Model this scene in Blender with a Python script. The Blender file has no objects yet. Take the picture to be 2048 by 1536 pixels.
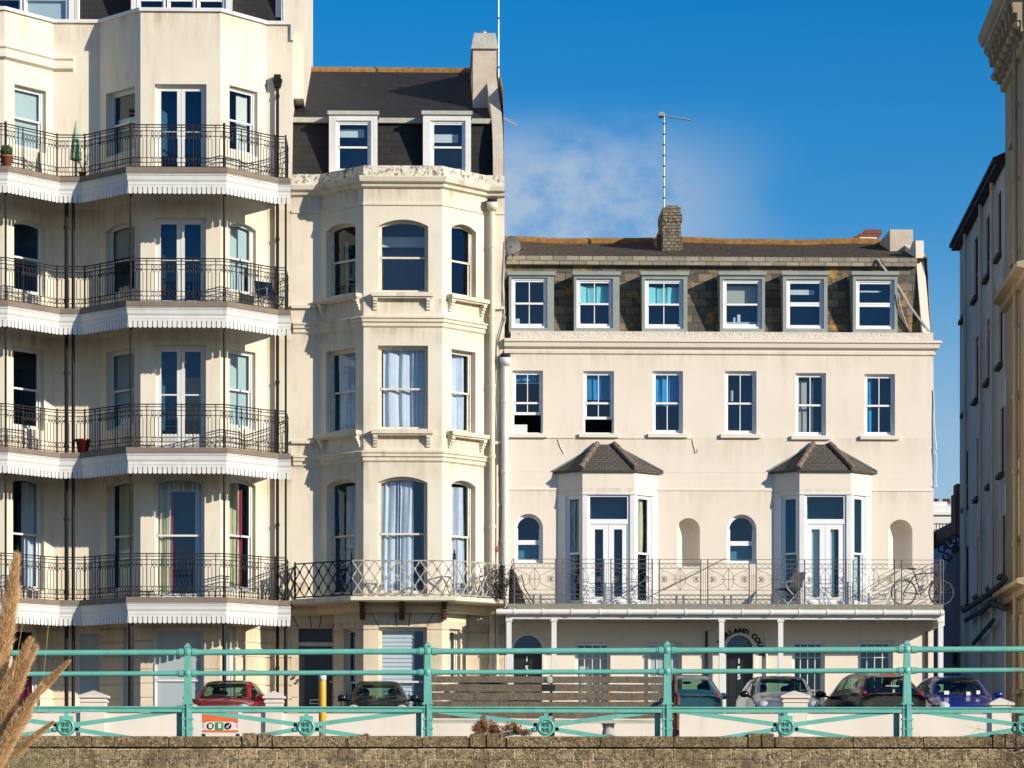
import bpy, math, random
from mathutils import Vector, Matrix, noise
R=math.radians; rnd=random.Random(7); PI=math.pi
SKY_SAT=1.5; SKY_HUE=.506; SKY_STR=.10; EXPO=.13; CLOUD=(3.9,4.9,6.3,1)
# ---------------------------------------------------------------- measuring: photo ray -> place
F=6000.; CX=1024.; HY=1610.; D0=80.; ZC=-.8; YAW=R(1.8)
fX,fY=math.sin(YAW),math.cos(YAW); rX,rY=math.cos(YAW),-math.sin(YAW)
S=bpy.context.scene; COL=S.collection
def ray(px):
    a=(px-CX)/F; return fX+a*rX, fY+a*rY
def P(px,py,Y):
    d=ray(px); c=(D0+Y)/d[1]; return Vector((c*d[0],Y,ZC+c*(HY-py)/F))
def PC(px,py,c):
    d=ray(px); return Vector((c*d[0],-D0+c*d[1],ZC+c*(HY-py)/F))
class Fr:
    def __init__(s,p0,p1):
        s.o=Vector(p0[:2]); v=Vector(p1[:2])-s.o; s.L=v.length; s.U=v/s.L; s.N=Vector((s.U.y,-s.U.x))
    def pt(s,u,d,z):
        q=s.o+s.U*u+s.N*d; return (q.x,q.y,z)
    def hit(s,px,py,d=0):
        dx,dy=ray(px); o=s.o+s.N*d; U=s.U
        det=-dx*U.y+U.x*dy; c=(-o.x*U.y+U.x*(o.y+D0))/det; u=(dx*(o.y+D0)-dy*o.x)/det
        return u, ZC+c*(HY-py)/F
    def op(s,x0,x1,yt,yb,arch=0):
        u0=s.hit(x0,yt)[0]; u1=s.hit(x1,yt)[0]; m=(x0+x1)/2
        return (u0,u1,s.hit(m,yb)[1],s.hit(m,yt)[1],arch/75.)
# ---------------------------------------------------------------- materials
MATS={}
def nt(name):
    m=bpy.data.materials.new(name); m.use_nodes=True; t=m.node_tree
    b=t.nodes['Principled BSDF']; MATS[name]=m; return m,t,b
def N(t,ty,**k):
    n=t.nodes.new(ty)
    for a,v in k.items():
        if a[0]=='_': n.inputs[a[1:].replace('_',' ')].default_value=v
        else: setattr(n,a,v)
    return n
def L(t,a,b): t.links.new(a,b)
def col(c): return (c[0],c[1],c[2],1)
def coords(t,xz=False,sc=(1,1,1)):
    tc=N(t,'ShaderNodeTexCoord'); mp=N(t,'ShaderNodeMapping'); mp.inputs['Scale'].default_value=sc
    if xz:
        sp=N(t,'ShaderNodeSeparateXYZ'); cb=N(t,'ShaderNodeCombineXYZ')
        L(t,tc.outputs['Object'],sp.inputs[0]); L(t,sp.outputs['X'],cb.inputs['X']); L(t,sp.outputs['Z'],cb.inputs['Y']); L(t,cb.outputs[0],mp.inputs[0])
    else: L(t,tc.outputs['Object'],mp.inputs[0])
    return mp.outputs[0]
def noi(t,v,sc,det=4,ro=.6,lo=.3,hi=.7):
    n=N(t,'ShaderNodeTexNoise'); n.inputs['Scale'].default_value=sc; n.inputs['Detail'].default_value=det; n.inputs['Roughness'].default_value=ro
    L(t,v,n.inputs['Vector']); r=N(t,'ShaderNodeMapRange'); r.inputs[1].default_value=lo; r.inputs[2].default_value=hi
    L(t,n.outputs[0],r.inputs[0]); return r.outputs[0]
def mixc(t,f,a,b,mode='MIX'):
    m=N(t,'ShaderNodeMix',data_type='RGBA',blend_type=mode)
    if isinstance(f,(int,float)): m.inputs[0].default_value=f
    else: L(t,f,m.inputs[0])
    for s,i in ((a,6),(b,7)):
        if isinstance(s,tuple): m.inputs[i].default_value=col(s)
        else: L(t,s,m.inputs[i])
    return m.outputs[2]
def mul(t,a,k):
    m=N(t,'ShaderNodeMath',operation='MULTIPLY'); L(t,a,m.inputs[0])
    if isinstance(k,(int,float)): m.inputs[1].default_value=k
    else: L(t,k,m.inputs[1])
    return m.outputs[0]
def bump(t,b,h,st,dist=.01):
    n=N(t,'ShaderNodeBump'); n.inputs['Strength'].default_value=st; n.inputs['Distance'].default_value=dist
    L(t,h,n.inputs['Height']); L(t,n.outputs[0],b.inputs['Normal'])
def pm(name,c1,c2=None,sc=1.5,rough=.7,bp=0,bsc=30,streak=None,spots=None,metal=0,spec=.5,bd=.01):
    m,t,b=nt(name); v=coords(t); c2=c2 or tuple(x*.88 for x in c1)
    c=mixc(t,noi(t,v,sc,5),c1,c2)
    if streak:   # (colour, amount, lo)
        vs=coords(t,sc=(1,1,.12)); f=mul(t,noi(t,vs,streak[3] if len(streak)>3 else 3.5,5,.65,streak[2],streak[2]+.22),noi(t,v,.7,3,.6,.42,.62))
        c=mixc(t,mul(t,f,streak[1]),c,streak[0])
    if spots:    # (colour, amount, lo, scale)
        f=noi(t,v,spots[3],6,.7,spots[2],spots[2]+.12); c=mixc(t,mul(t,f,spots[1]),c,spots[0])
    L(t,c,b.inputs['Base Color']); b.inputs['Roughness'].default_value=rough; b.inputs['Metallic'].default_value=metal
    b.inputs['Specular IOR Level'].default_value=spec
    if bp: bump(t,b,noi(t,v,bsc,6,.6,.2,.8),bp,bd)
    return m
def ledges(name,zs,c,am,ln=1.1,k=5.):      # run-off dirt below ledges at heights zs, plus painted shade tone under balconies
    m=MATS[name]; t=m.node_tree; b=t.nodes['Principled BSDF']; src=b.inputs['Base Color'].links[0].from_socket
    v=coords(t); sp=N(t,'ShaderNodeSeparateXYZ'); L(t,v,sp.inputs[0]); tot=None
    for z in zs:
        z-=TZ; a=N(t,'ShaderNodeMapRange'); L(t,sp.outputs['Z'],a.inputs[0])
        for i,x in enumerate((z-ln,z,0,1)): a.inputs[i+1].default_value=x
        g=N(t,'ShaderNodeMath',operation='LESS_THAN'); L(t,sp.outputs['Z'],g.inputs[0]); g.inputs[1].default_value=z+.01
        q=mul(t,mul(t,a.outputs[0],a.outputs[0]),g.outputs[0])
        if tot is None: tot=q
        else:
            ad=N(t,'ShaderNodeMath',operation='ADD'); L(t,tot,ad.inputs[0]); L(t,q,ad.inputs[1]); tot=ad.outputs[0]
    f=mul(t,noi(t,coords(t,sc=(1,1,.10)),k,6,.7,.36,.66),noi(t,v,1.1,4,.6,.3,.6))
    ad=N(t,'ShaderNodeMath',operation='MULTIPLY',use_clamp=True); L(t,mul(t,tot,f),ad.inputs[0]); ad.inputs[1].default_value=am
    L(t,mixc(t,ad.outputs[0],src,c),b.inputs['Base Color'])
TZ=.9
def brickmat(name,c1,c2,mort,w,h,ms,off=.5,lich=None,bp=.6,rough=.8,bd=.01,pits=0,sm=.1,bias=0,moss=None,zo=0):
    m,t,b=nt(name); v=coords(t,True); t.nodes['Mapping'].inputs['Location'].default_value=(0,zo,0)
    wob=N(t,'ShaderNodeTexNoise'); wob.inputs['Scale'].default_value=2.5; L(t,v,wob.inputs['Vector'])
    va=N(t,'ShaderNodeVectorMath',operation='MULTIPLY_ADD'); L(t,wob.outputs['Color'],va.inputs[0]); va.inputs[1].default_value=(.04,.03,0); L(t,v,va.inputs[2])
    br=N(t,'ShaderNodeTexBrick',offset=off); L(t,va.outputs[0],br.inputs['Vector'])
    for k,x in (('Color1',c1),('Color2',c2),('Mortar',mort)): br.inputs[k].default_value=col(x)
    br.inputs['Scale'].default_value=1; br.inputs['Brick Width'].default_value=w; br.inputs['Row Height'].default_value=h
    br.inputs['Mortar Size'].default_value=ms; br.inputs['Mortar Smooth'].default_value=sm; br.inputs['Bias'].default_value=bias
    v3=coords(t); c=mixc(t,noi(t,v3,7,5,.7,.3,.75),br.outputs['Color'],(.5,.5,.5),'OVERLAY')
    c=mixc(t,mul(t,noi(t,v3,1.2,4),.35),c,tuple(x*.55 for x in c1))
    if lich:
        for (lc,am,lo,ls) in lich: c=mixc(t,mul(t,noi(t,v3,ls,6,.72,lo,lo+.1),am),c,lc)
    L(t,c,b.inputs['Base Color']); b.inputs['Roughness'].default_value=rough
    inv=N(t,'ShaderNodeMath',operation='SUBTRACT'); inv.inputs[0].default_value=1; L(t,br.outputs['Fac'],inv.inputs[1])
    ad=N(t,'ShaderNodeMath',operation='ADD'); L(t,inv.outputs[0],ad.inputs[0]); L(t,mul(t,noi(t,v3,pits or 25,6,.7,.2,.8),.6),ad.inputs[1])
    bump(t,b,ad.outputs[0],bp,bd); return m
def glassmat(name,tint,refl,rcol=(1,1,1)):
    m,t,b=nt(name); o=t.nodes['Material Output']
    tr=N(t,'ShaderNodeBsdfTransparent'); tr.inputs[0].default_value=col(tint)
    gl=N(t,'ShaderNodeBsdfGlossy'); gl.inputs[0].default_value=col(rcol); gl.inputs['Roughness'].default_value=.015
    lw=N(t,'ShaderNodeLayerWeight'); lw.inputs[0].default_value=.5
    pw=N(t,'ShaderNodeMath',operation='POWER'); L(t,lw.outputs['Facing'],pw.inputs[0]); pw.inputs[1].default_value=5
    ad=N(t,'ShaderNodeMath',operation='ADD'); L(t,mul(t,pw.outputs[0],.9),ad.inputs[0]); ad.inputs[1].default_value=refl+.05; ad.use_clamp=True
    v=coords(t); nn=noi(t,v,1.3,2,.5,.2,.8); bn=N(t,'ShaderNodeBump'); bn.inputs['Strength'].default_value=.12; bn.inputs['Distance'].default_value=.02
    L(t,nn,bn.inputs['Height']); L(t,bn.outputs[0],gl.inputs['Normal'])
    mx=N(t,'ShaderNodeMixShader'); L(t,ad.outputs[0],mx.inputs[0]); L(t,tr.outputs[0],mx.inputs[1]); L(t,gl.outputs[0],mx.inputs[2]); L(t,mx.outputs[0],o.inputs[0])
    t.nodes.remove(b); return m
rust=(.32,.12,.04)
pm('stucco_l',(.775,.72,.60),(.72,.66,.535),.8,.8,.25,60,streak=((.50,.41,.28),.5,.50),spots=((.45,.36,.24),.35,.66,3),bd=.004)
pm('stucco_lb',(.76,.67,.51),(.68,.58,.42),.9,.8,.3,50,streak=((.45,.32,.18),.55,.5),bd=.005)
pm('stucco_m',(.785,.725,.60),(.72,.655,.525),.7,.8,.3,50,streak=((.46,.38,.26),.6,.48),spots=((.35,.27,.17),.45,.66,4),bd=.005)
pm('stucco_r',(.80,.725,.62),(.75,.675,.565),.6,.85,.3,60,streak=((.55,.48,.38),.4,.51),spots=((.5,.42,.33),.3,.67,3),bd=.004)
pm('band_m',(.78,.715,.575),(.68,.61,.475),2,.8,.3,50,streak=((.26,.21,.15),.75,.48),spots=((.40,.19,.06),.6,.60,2.2),bd=.005)
pm('parapet_old',(.76,.71,.60),(.62,.58,.48),4,.9,.8,35,spots=((.13,.125,.09),.7,.54,6),bd=.008)
pm('parapet_r',(.80,.74,.64),(.70,.63,.53),5,.9,.9,22,spots=((.36,.30,.23),.6,.57,11),bd=.03)
pm('white_paint',(.76,.76,.74),(.69,.69,.66),2,.5,.1,30,streak=((.42,.38,.31),.5,.52),spots=((.40,.34,.26),.5,.66,8))
pm('upvc',(.86,.87,.88),(.82,.83,.85),2,.3)
pm('cream_frame',(.78,.73,.60),(.62,.55,.42),6,.6,.2,40,spots=((.33,.25,.15),.6,.62,9))
pm('brown_deck',(.25,.20,.155),(.18,.14,.11),3,.8,.3,30,spots=((.33,.14,.06),.8,.6,2.5))
pm('iron_black',(.007,.006,.006),(.014,.010,.009),6,.6,spots=((.10,.04,.02),.6,.64,7),spec=.3)
pm('iron_grey',(.12,.12,.115),(.08,.075,.07),8,.6,spots=((.22,.12,.06),.5,.62,9))
pm('iron_white',(.62,.60,.55),(.20,.16,.13),9,.7,spots=((.25,.10,.04),.8,.57,8))
pm('pipe_cream',(.76,.69,.55),(.68,.60,.46),2,.6,streak=((.45,.3,.16),.4,.55))
pm('pipe_white',(.80,.79,.76),(.72,.70,.66),2,.5,streak=((.5,.4,.3),.35,.55))
pm('lead',(.30,.33,.30),(.24,.27,.25),3,.6,.2,25,streak=((.42,.44,.40),.5,.5))
pm('lead_pale',(.50,.50,.44),(.36,.36,.31),4,.7,.3,20,spots=((.2,.18,.14),.6,.6,6))
pm('render_old',(.62,.54,.45),(.50,.42,.34),2.5,.9,.6,30,spots=((.36,.30,.24),.6,.58,4),bd=.02)
pm('stone_grey',(.30,.29,.23),(.21,.20,.16),5,.9,.5,30,spots=((.10,.09,.07),.6,.58,8))
brickmat('slate_dark',(.012,.011,.011),(.021,.018,.018),(.006,.006,.006),.30,.20,.010,lich=[((.20,.20,.18),.7,.72,9)],bp=.6,rough=.75,bias=-.1)
brickmat('slate_old',(.085,.08,.066),(.34,.25,.15),(.03,.028,.022),.40,.235,.010,lich=[((.46,.24,.03),.95,.56,1.8),((.30,.29,.24),.6,.62,5),((.05,.05,.035),.6,.6,3)],bp=.8,rough=.85,bias=-.25)
brickmat('slate_band',(.40,.34,.25),(.22,.20,.16),(.08,.07,.05),.36,.5,.012,lich=[((.50,.46,.38),.6,.58,6),((.14,.12,.08),.7,.6,4)],bp=.6,rough=.9)
brickmat('roof_moss',(.05,.036,.024),(.035,.027,.02),(.03,.025,.02),.28,.10,.008,lich=[((.36,.19,.04),.9,.60,5),((.20,.19,.15),.6,.64,11)],bp=.8,rough=.9)
brickmat('tile_brown',(.135,.118,.10),(.10,.088,.076),(.03,.026,.024),.17,.066,.010,lich=[((.26,.25,.2),.5,.64,9)],bp=.9,rough=.85)
pm('ridge_orange',(.36,.18,.04),(.16,.085,.035),7,.9,.5,30,spots=((.10,.07,.04),.8,.56,6))
pm('hip_tile',(.24,.18,.14),(.13,.10,.085),8,.9,.4,30,spots=((.38,.34,.27),.5,.62,12))
brickmat('flint',(.36,.31,.22),(.24,.20,.14),(.17,.14,.10),.17,.09,.02,lich=[((.05,.04,.03),.9,.55,12),((.52,.46,.34),.7,.62,14)],bp=1,rough=.95,bd=.05,pits=14,sm=.6)
brickmat('block_stone',(.50,.37,.20),(.31,.22,.115),(.74,.60,.39),.25,.136,.013,lich=[((.15,.11,.06),.85,.50,9),((.55,.47,.33),.5,.60,16),((.08,.06,.035),.7,.63,3)],bp=1,rough=.95,bd=.03,pits=38,sm=.5,zo=.029)
pm('coping',(.38,.275,.145),(.23,.165,.085),5,.95,1,40,spots=((.13,.095,.05),.85,.50,16),bd=.02)
pm('turq',(.165,.485,.40),(.12,.40,.33),5,.38,.25,22,streak=((.07,.26,.21),.6,.55,9),spots=((.42,.26,.12),.9,.725,10),bd=.004)
pm('rust_iron',(.16,.065,.03),(.07,.03,.02),9,.8,.4,30)
pm('turq_dark',(.03,.13,.11),(.03,.09,.08),5,.6)
pm('bench_wood',(.17,.135,.095),(.085,.065,.045),9,.85,.6,30,spots=((.30,.25,.19),.6,.6,24),streak=((.3,.24,.17),.3,.5),bd=.01)
pm('bench_iron',(.16,.05,.03),(.10,.035,.025),6,.7,.3,30,spots=((.45,.28,.08),.8,.64,7))
pm('wall_pink',(.79,.72,.625),(.72,.645,.55),.8,.85,.25,40,streak=((.50,.43,.34),.5,.50),spots=((.45,.38,.3),.4,.62,5),bd=.004)
pm('asphalt',(.055,.055,.055),(.04,.04,.042),3,.9,.4,60)
pm('paving',(.30,.28,.25),(.24,.22,.19),2,.9,.4,40)
pm('ground_far',(.12,.11,.08),(.09,.085,.06),.3,.95)
pm('yellow',(.85,.42,.01),(.75,.36,.01),4,.4)
pm('black_plastic',(.02,.02,.022),(.03,.03,.03),4,.5)
pm('black_matt',(.012,.012,.013),(.018,.017,.017),4,.9)
pm('terracotta',(.36,.13,.06),(.26,.09,.04),5,.8)
pm('red_glaze',(.13,.012,.012),(.09,.01,.01),3,.25)
pm('leaf_green',(.035,.07,.02),(.06,.10,.03),9,.6)
pm('leaf_dry',(.26,.10,.035),(.13,.06,.025),7,.8)
pm('leaf_grass',(.13,.15,.05),(.23,.20,.08),7,.7)
pm('plume',(.80,.55,.29),(.60,.37,.17),12,.9)
pm('stalk',(.42,.36,.17),(.34,.28,.12),7,.8)
pm('twig',(.10,.07,.045),(.06,.04,.03),7,.9)
pm('green_cloth',(.35,.52,.36),(.28,.42,.29),4,.8)
pm('red_door',(.24,.008,.012),(.17,.006,.01),3,.35)
pm('black_door',(.012,.013,.014),(.02,.02,.02),3,.3)
pm('door_step',(.45,.40,.33),(.36,.32,.26),3,.9)
pm('brass',(.75,.70,.6),None,3,.35,metal=.6)
pm('alu',(.42,.43,.44),(.32,.32,.33),5,.45,metal=.6)
pm('orange_board',(.80,.17,.045),(.70,.13,.035),5,.6)
pm('board_white',(.78,.77,.74),(.7,.69,.66),5,.6)
pm('green_print',(.03,.32,.10),None,5,.6)
pm('sheer',(.66,.70,.76),(.56,.61,.68),3,.9)
pm('curtain_cream',(.66,.63,.40),(.56,.52,.32),3,.9)
pm('curtain_red',(.45,.05,.10),None,3,.9)
pm('curtain_blue',(.03,.34,.62),(.02,.24,.48),2,.9)
pm('blind_teal',(.25,.68,.68),(.20,.60,.62),2,.9)
pm('blind_white',(.66,.70,.70),(.60,.64,.65),2,.9)
pm('blind_tan',(.50,.47,.40),(.44,.41,.34),2,.9)
pm('frost',(.40,.47,.50),(.36,.43,.46),1,.25)
pm('frost_pale',(.52,.62,.61),(.47,.57,.57),1,.25)
pm('wardrobe',(.52,.33,.17),(.46,.28,.14),3,.6)
pm('plant_dark',(.014,.014,.010),(.035,.026,.016),8,.8)
pm('room',(.025,.115,.20),(.014,.07,.13),1,.9)  # blue put into the room colour to imitate sky mirrored in the panes
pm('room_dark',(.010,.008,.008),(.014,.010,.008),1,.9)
pm('room_teal',(.06,.26,.36),(.04,.18,.27),1,.9)  # lighter teal version of the same painted sky reflection
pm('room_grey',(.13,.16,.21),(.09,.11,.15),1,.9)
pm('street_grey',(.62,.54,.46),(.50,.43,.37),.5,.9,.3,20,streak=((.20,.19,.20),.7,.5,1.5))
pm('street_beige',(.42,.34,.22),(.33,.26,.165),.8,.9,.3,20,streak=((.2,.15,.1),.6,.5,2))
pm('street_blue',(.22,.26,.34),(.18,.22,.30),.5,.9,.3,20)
pm('street_white',(.78,.76,.72),(.68,.66,.62),1,.9)
pm('brick_red',(.22,.07,.045),(.15,.05,.035),8,.9,.4,20)
pm('dark_trim',(.04,.035,.03),(.06,.05,.04),5,.9)
glassmat('glass',(.86,.92,.96),.025,(.50,.74,1))
glassmat('glass_clear',(.88,.91,.90),.0,(.7,.85,1))
glassmat('glass_car',(.42,.58,.50),.01,(.8,.9,1))
def speck(name,sc,lo,c,am):
    m=MATS[name]; t=m.node_tree; b=t.nodes['Principled BSDF']; src=b.inputs['Base Color'].links[0].from_socket; v=coords(t)
    L(t,mixc(t,mul(t,noi(t,v,sc,5,.7,lo,lo+.08),am),src,c),b.inputs['Base Color'])
speck('coping',26,.49,(.07,.048,.022),.9); speck('coping',40,.55,(.66,.52,.33),.7); speck('coping',2.2,.50,(.11,.08,.035),.6)
speck('block_stone',22,.50,(.085,.058,.03),.88); speck('block_stone',38,.55,(.76,.62,.42),.65); speck('block_stone',1.6,.52,(.12,.085,.045),.5); speck('parapet_old',12,.52,(.12,.11,.08),.75); speck('parapet_old',3,.55,(.10,.10,.06),.6)
speck('flint',16,.50,(.05,.04,.03),.8); speck('flint',24,.57,(.58,.52,.40),.7); speck('turq',70,.66,(.05,.16,.13),.6); speck('turq',5,.61,(.33,.17,.08),.6)
speck('roof_moss',14,.56,(.36,.20,.05),.8); speck('stone_grey',30,.52,(.10,.09,.06),.6); speck('bench_wood',60,.55,(.32,.27,.20),.6)
def carpaint(name,c,fl=.25):
    m,t,b=nt(name); v=coords(t); L(t,mixc(t,noi(t,v,3,4),c,tuple(x*.85 for x in c)),b.inputs['Base Color'])
    b.inputs['Metallic'].default_value=fl; b.inputs['Roughness'].default_value=.2; b.inputs['Coat Weight'].default_value=.45; b.inputs['Coat Roughness'].default_value=.03
carpaint('car_red',(.26,.006,.012),0); carpaint('car_dark',(.008,.009,.011),0); carpaint('car_teal',(.015,.075,.10),0); carpaint('car_silver',(.30,.33,.37),.6)
carpaint('car_black',(.004,.004,.005),0); carpaint('car_blue',(.006,.018,.20),0); carpaint('car_navy',(.015,.03,.06)); carpaint('roof_black',(.005,.005,.005),0)
pm('tyre',(.02,.02,.02),None,3,.9); pm('seat_dark',(.025,.026,.028),None,3,.9)
def lampmat(n,c):
    m,t,b=nt(n); L(t,mixc(t,noi(t,coords(t),25,2),c,tuple(x*.7 for x in c)),b.inputs['Base Color']); b.inputs['Roughness'].default_value=.12; b.inputs['Coat Weight'].default_value=1
lampmat('lamp_red',(.45,.01,.015)); lampmat('lamp_clear',(.6,.62,.65)); lampmat('plate_yellow',(.8,.6,.03)); lampmat('plate_white',(.8,.8,.8))
# ---------------------------------------------------------------- mesh building
ORG={}
class MB:
    def __init__(s): s.v=[]; s.f=[]; s.m=[]
    def poly(s,pts,mi=0):
        n=len(s.v); s.v+= [tuple(p) for p in pts]; s.f.append(tuple(range(n,n+len(pts)))); s.m.append(mi)
    def hexa(s,a,mi=0):   # 8 corners: bottom 4, top 4
        n=len(s.v); s.v+=[tuple(p) for p in a]
        for q in ((3,2,1,0),(4,5,6,7),(0,1,5,4),(1,2,6,5),(2,3,7,6),(3,0,4,7)): s.f.append(tuple(n+i for i in q)); s.m.append(mi)
    def box(s,x0,x1,y0,y1,z0,z1,mi=0):
        s.hexa([(x0,y0,z0),(x1,y0,z0),(x1,y1,z0),(x0,y1,z0),(x0,y0,z1),(x1,y0,z1),(x1,y1,z1),(x0,y1,z1)],mi)
    def fb(s,fr,u0,u1,d0,d1,v0,v1,mi=0):   # box in a frame; d0 outer, d1 inner
        s.hexa([fr.pt(u0,d0,v0),fr.pt(u1,d0,v0),fr.pt(u1,d1,v0),fr.pt(u0,d1,v0),fr.pt(u0,d0,v1),fr.pt(u1,d0,v1),fr.pt(u1,d1,v1),fr.pt(u0,d1,v1)],mi)
    def tube(s,pts,r,n=6,mi=0,cap=True,r1=None):
        pts=[Vector(p) for p in pts]; rings=[]; m=len(pts); b=len(s.v)
        for i,p in enumerate(pts):
            t=(pts[min(i+1,m-1)]-pts[max(i-1,0)])
            if t.length<1e-9: t=Vector((0,0,1))
            t.normalize(); a=Vector((0,1,0)) if abs(t.y)<.9 else Vector((1,0,0))
            x=t.cross(a).normalized(); y=t.cross(x)
            rr=r if r1 is None else r+(r1-r)*i/(m-1)
            for k in range(n):
                an=2*PI*(k+.5)/n; s.v.append(tuple(p+(x*math.cos(an)+y*math.sin(an))*rr))
        for i in range(m-1):
            for k in range(n):
                s.f.append((b+i*n+k,b+i*n+(k+1)%n,b+(i+1)*n+(k+1)%n,b+(i+1)*n+k)); s.m.append(mi)
        if cap:
            q=len(s.v); s.v+=s.v[b:b+n]+s.v[b+(m-1)*n:b+m*n]
            s.f.append(tuple(q+k for k in range(n))[::-1]); s.m.append(mi); s.f.append(tuple(q+n+k for k in range(n))); s.m.append(mi)
    def lathe(s,c,prof,n=12,mi=0):
        b=len(s.v)
        for (r,z) in prof:
            for k in range(n): a=2*PI*k/n; s.v.append((c[0]+r*math.cos(a),c[1]+r*math.sin(a),c[2]+z))
        for i in range(len(prof)-1):
            for k in range(n): s.f.append((b+i*n+k,b+i*n+(k+1)%n,b+(i+1)*n+(k+1)%n,b+(i+1)*n+k)); s.m.append(mi)
        s.f.append(tuple(b+k for k in range(n))[::-1]); s.m.append(mi); s.f.append(tuple(b+(len(prof)-1)*n+k for k in range(n))); s.m.append(mi)
    def ball(s,c,rx,ry=None,rz=None,n=10,mi=0):
        ry=ry or rx; rz=rz or rx; b=len(s.v); m=n//2
        for i in range(m+1):
            a=PI*i/m-PI/2
            for k in range(n): q=2*PI*k/n; s.v.append((c[0]+rx*max(math.cos(a),.02)*math.cos(q),c[1]+ry*max(math.cos(a),.02)*math.sin(q),c[2]+rz*math.sin(a)))
        for i in range(m):
            for k in range(n): s.f.append((b+i*n+k,b+i*n+(k+1)%n,b+(i+1)*n+(k+1)%n,b+(i+1)*n+k)); s.m.append(mi)
    def build(s,name,mats,par=None,smooth=False,mat4=None):
        if not s.f: return None
        if isinstance(mats,str): mats=[mats]
        o=Vector((0,0,0))
        if par is not None: o=ORG[par.name]
        me=bpy.data.meshes.new(name)
        vv=s.v
        if mat4 is None and o.length>0: vv=[(a-o.x,b-o.y,c-o.z) for a,b,c in vv]
        me.from_pydata(vv,[],s.f); 
        for m in mats: me.materials.append(MATS[m])
        me.polygons.foreach_set('material_index',s.m)
        if smooth: me.polygons.foreach_set('use_smooth',[True]*len(s.f))
        me.update(); ob=bpy.data.objects.new(name,me); COL.objects.link(ob)
        if par is not None: ob.parent=par
        ORG[ob.name]=o; return ob
def slope(name,mt,par,x0,x1,y0,z0,y1,z1,gaps):   # a roof slope cut away where the dormers stand
    m=MB(); xs=sorted({x0,x1}|{g[i] for g in gaps for i in (0,1)})
    for a,b in zip(xs,xs[1:]):
        g=[q for q in gaps if q[0]<(a+b)/2<q[1]]; za=g[0][2] if g else z0; ya=y0+(y1-y0)*(za-z0)/(z1-z0); m.poly([(a,ya,za),(b,ya,za),(b,y1,z1),(a,y1,z1)])
    return m.build(name,mt,par)
def tag(o,label,cat,group=None,kind=None):
    o['label']=label; o['category']=cat
    if group: o['group']=group
    if kind: o['kind']=kind
    return o
def thing(name,label,cat,loc,group=None,rz=0):
    o=bpy.data.objects.new(name,None); o.empty_display_size=.3; COL.objects.link(o); o.location=loc; o.rotation_euler=(0,0,rz)
    ORG[o.name]=Vector(loc) if rz==0 else Vector((0,0,0)); return tag(o,label,cat,group)
def solo(mb,name,mats,label,cat,base,group=None,smooth=False):   # single-mesh thing with its origin at base
    ORG['__b']=Vector(base)
    class Q: name='__b'
    o=Vector(base); mb.v=[(a-o.x,b-o.y,c-o.z) for a,b,c in mb.v]
    ob=mb.build(name,mats,None,smooth); ob.location=base; return tag(ob,label,cat,group)
def off(pts,d):
    out=[]; n=len(pts)
    for i,p in enumerate(pts):
        ns=[]
        if i>0: u=(pts[i]-pts[i-1]).normalized(); ns.append(Vector((u.y,-u.x)))
        if i<n-1: u=(pts[i+1]-pts[i]).normalized(); ns.append(Vector((u.y,-u.x)))
        if len(ns)==1: out.append(p+ns[0]*d)
        else:
            m=(ns[0]+ns[1]).normalized(); out.append(p+m*(d/max(.3,m.dot(ns[0]))))
    return out
def mould(mb,pts,prof,mi=0,caps=True):
    rows=[]
    for d,z in prof: rows.append([(q.x,q.y,z) for q in off(pts,d)])
    for i in range(len(rows)-1):
        for k in range(len(pts)-1): mb.poly([rows[i][k],rows[i][k+1],rows[i+1][k+1],rows[i+1][k]],mi)
    if caps:
        mb.poly([r[0] for r in rows],mi); mb.poly([r[-1] for r in rows][::-1],mi)
def arc(u0,u1,sp,rise,n=14):
    hw=(u1-u0)/2; um=(u0+u1)/2; rise=min(rise,hw*.999); Rr=(hw*hw+rise*rise)/(2*rise); cy=sp+rise-Rr; a=math.asin(min(1,hw/Rr))
    return [(um+Rr*math.sin(-a+2*a*i/n),cy+Rr*math.cos(-a+2*a*i/n)) for i in range(n+1)]
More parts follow.
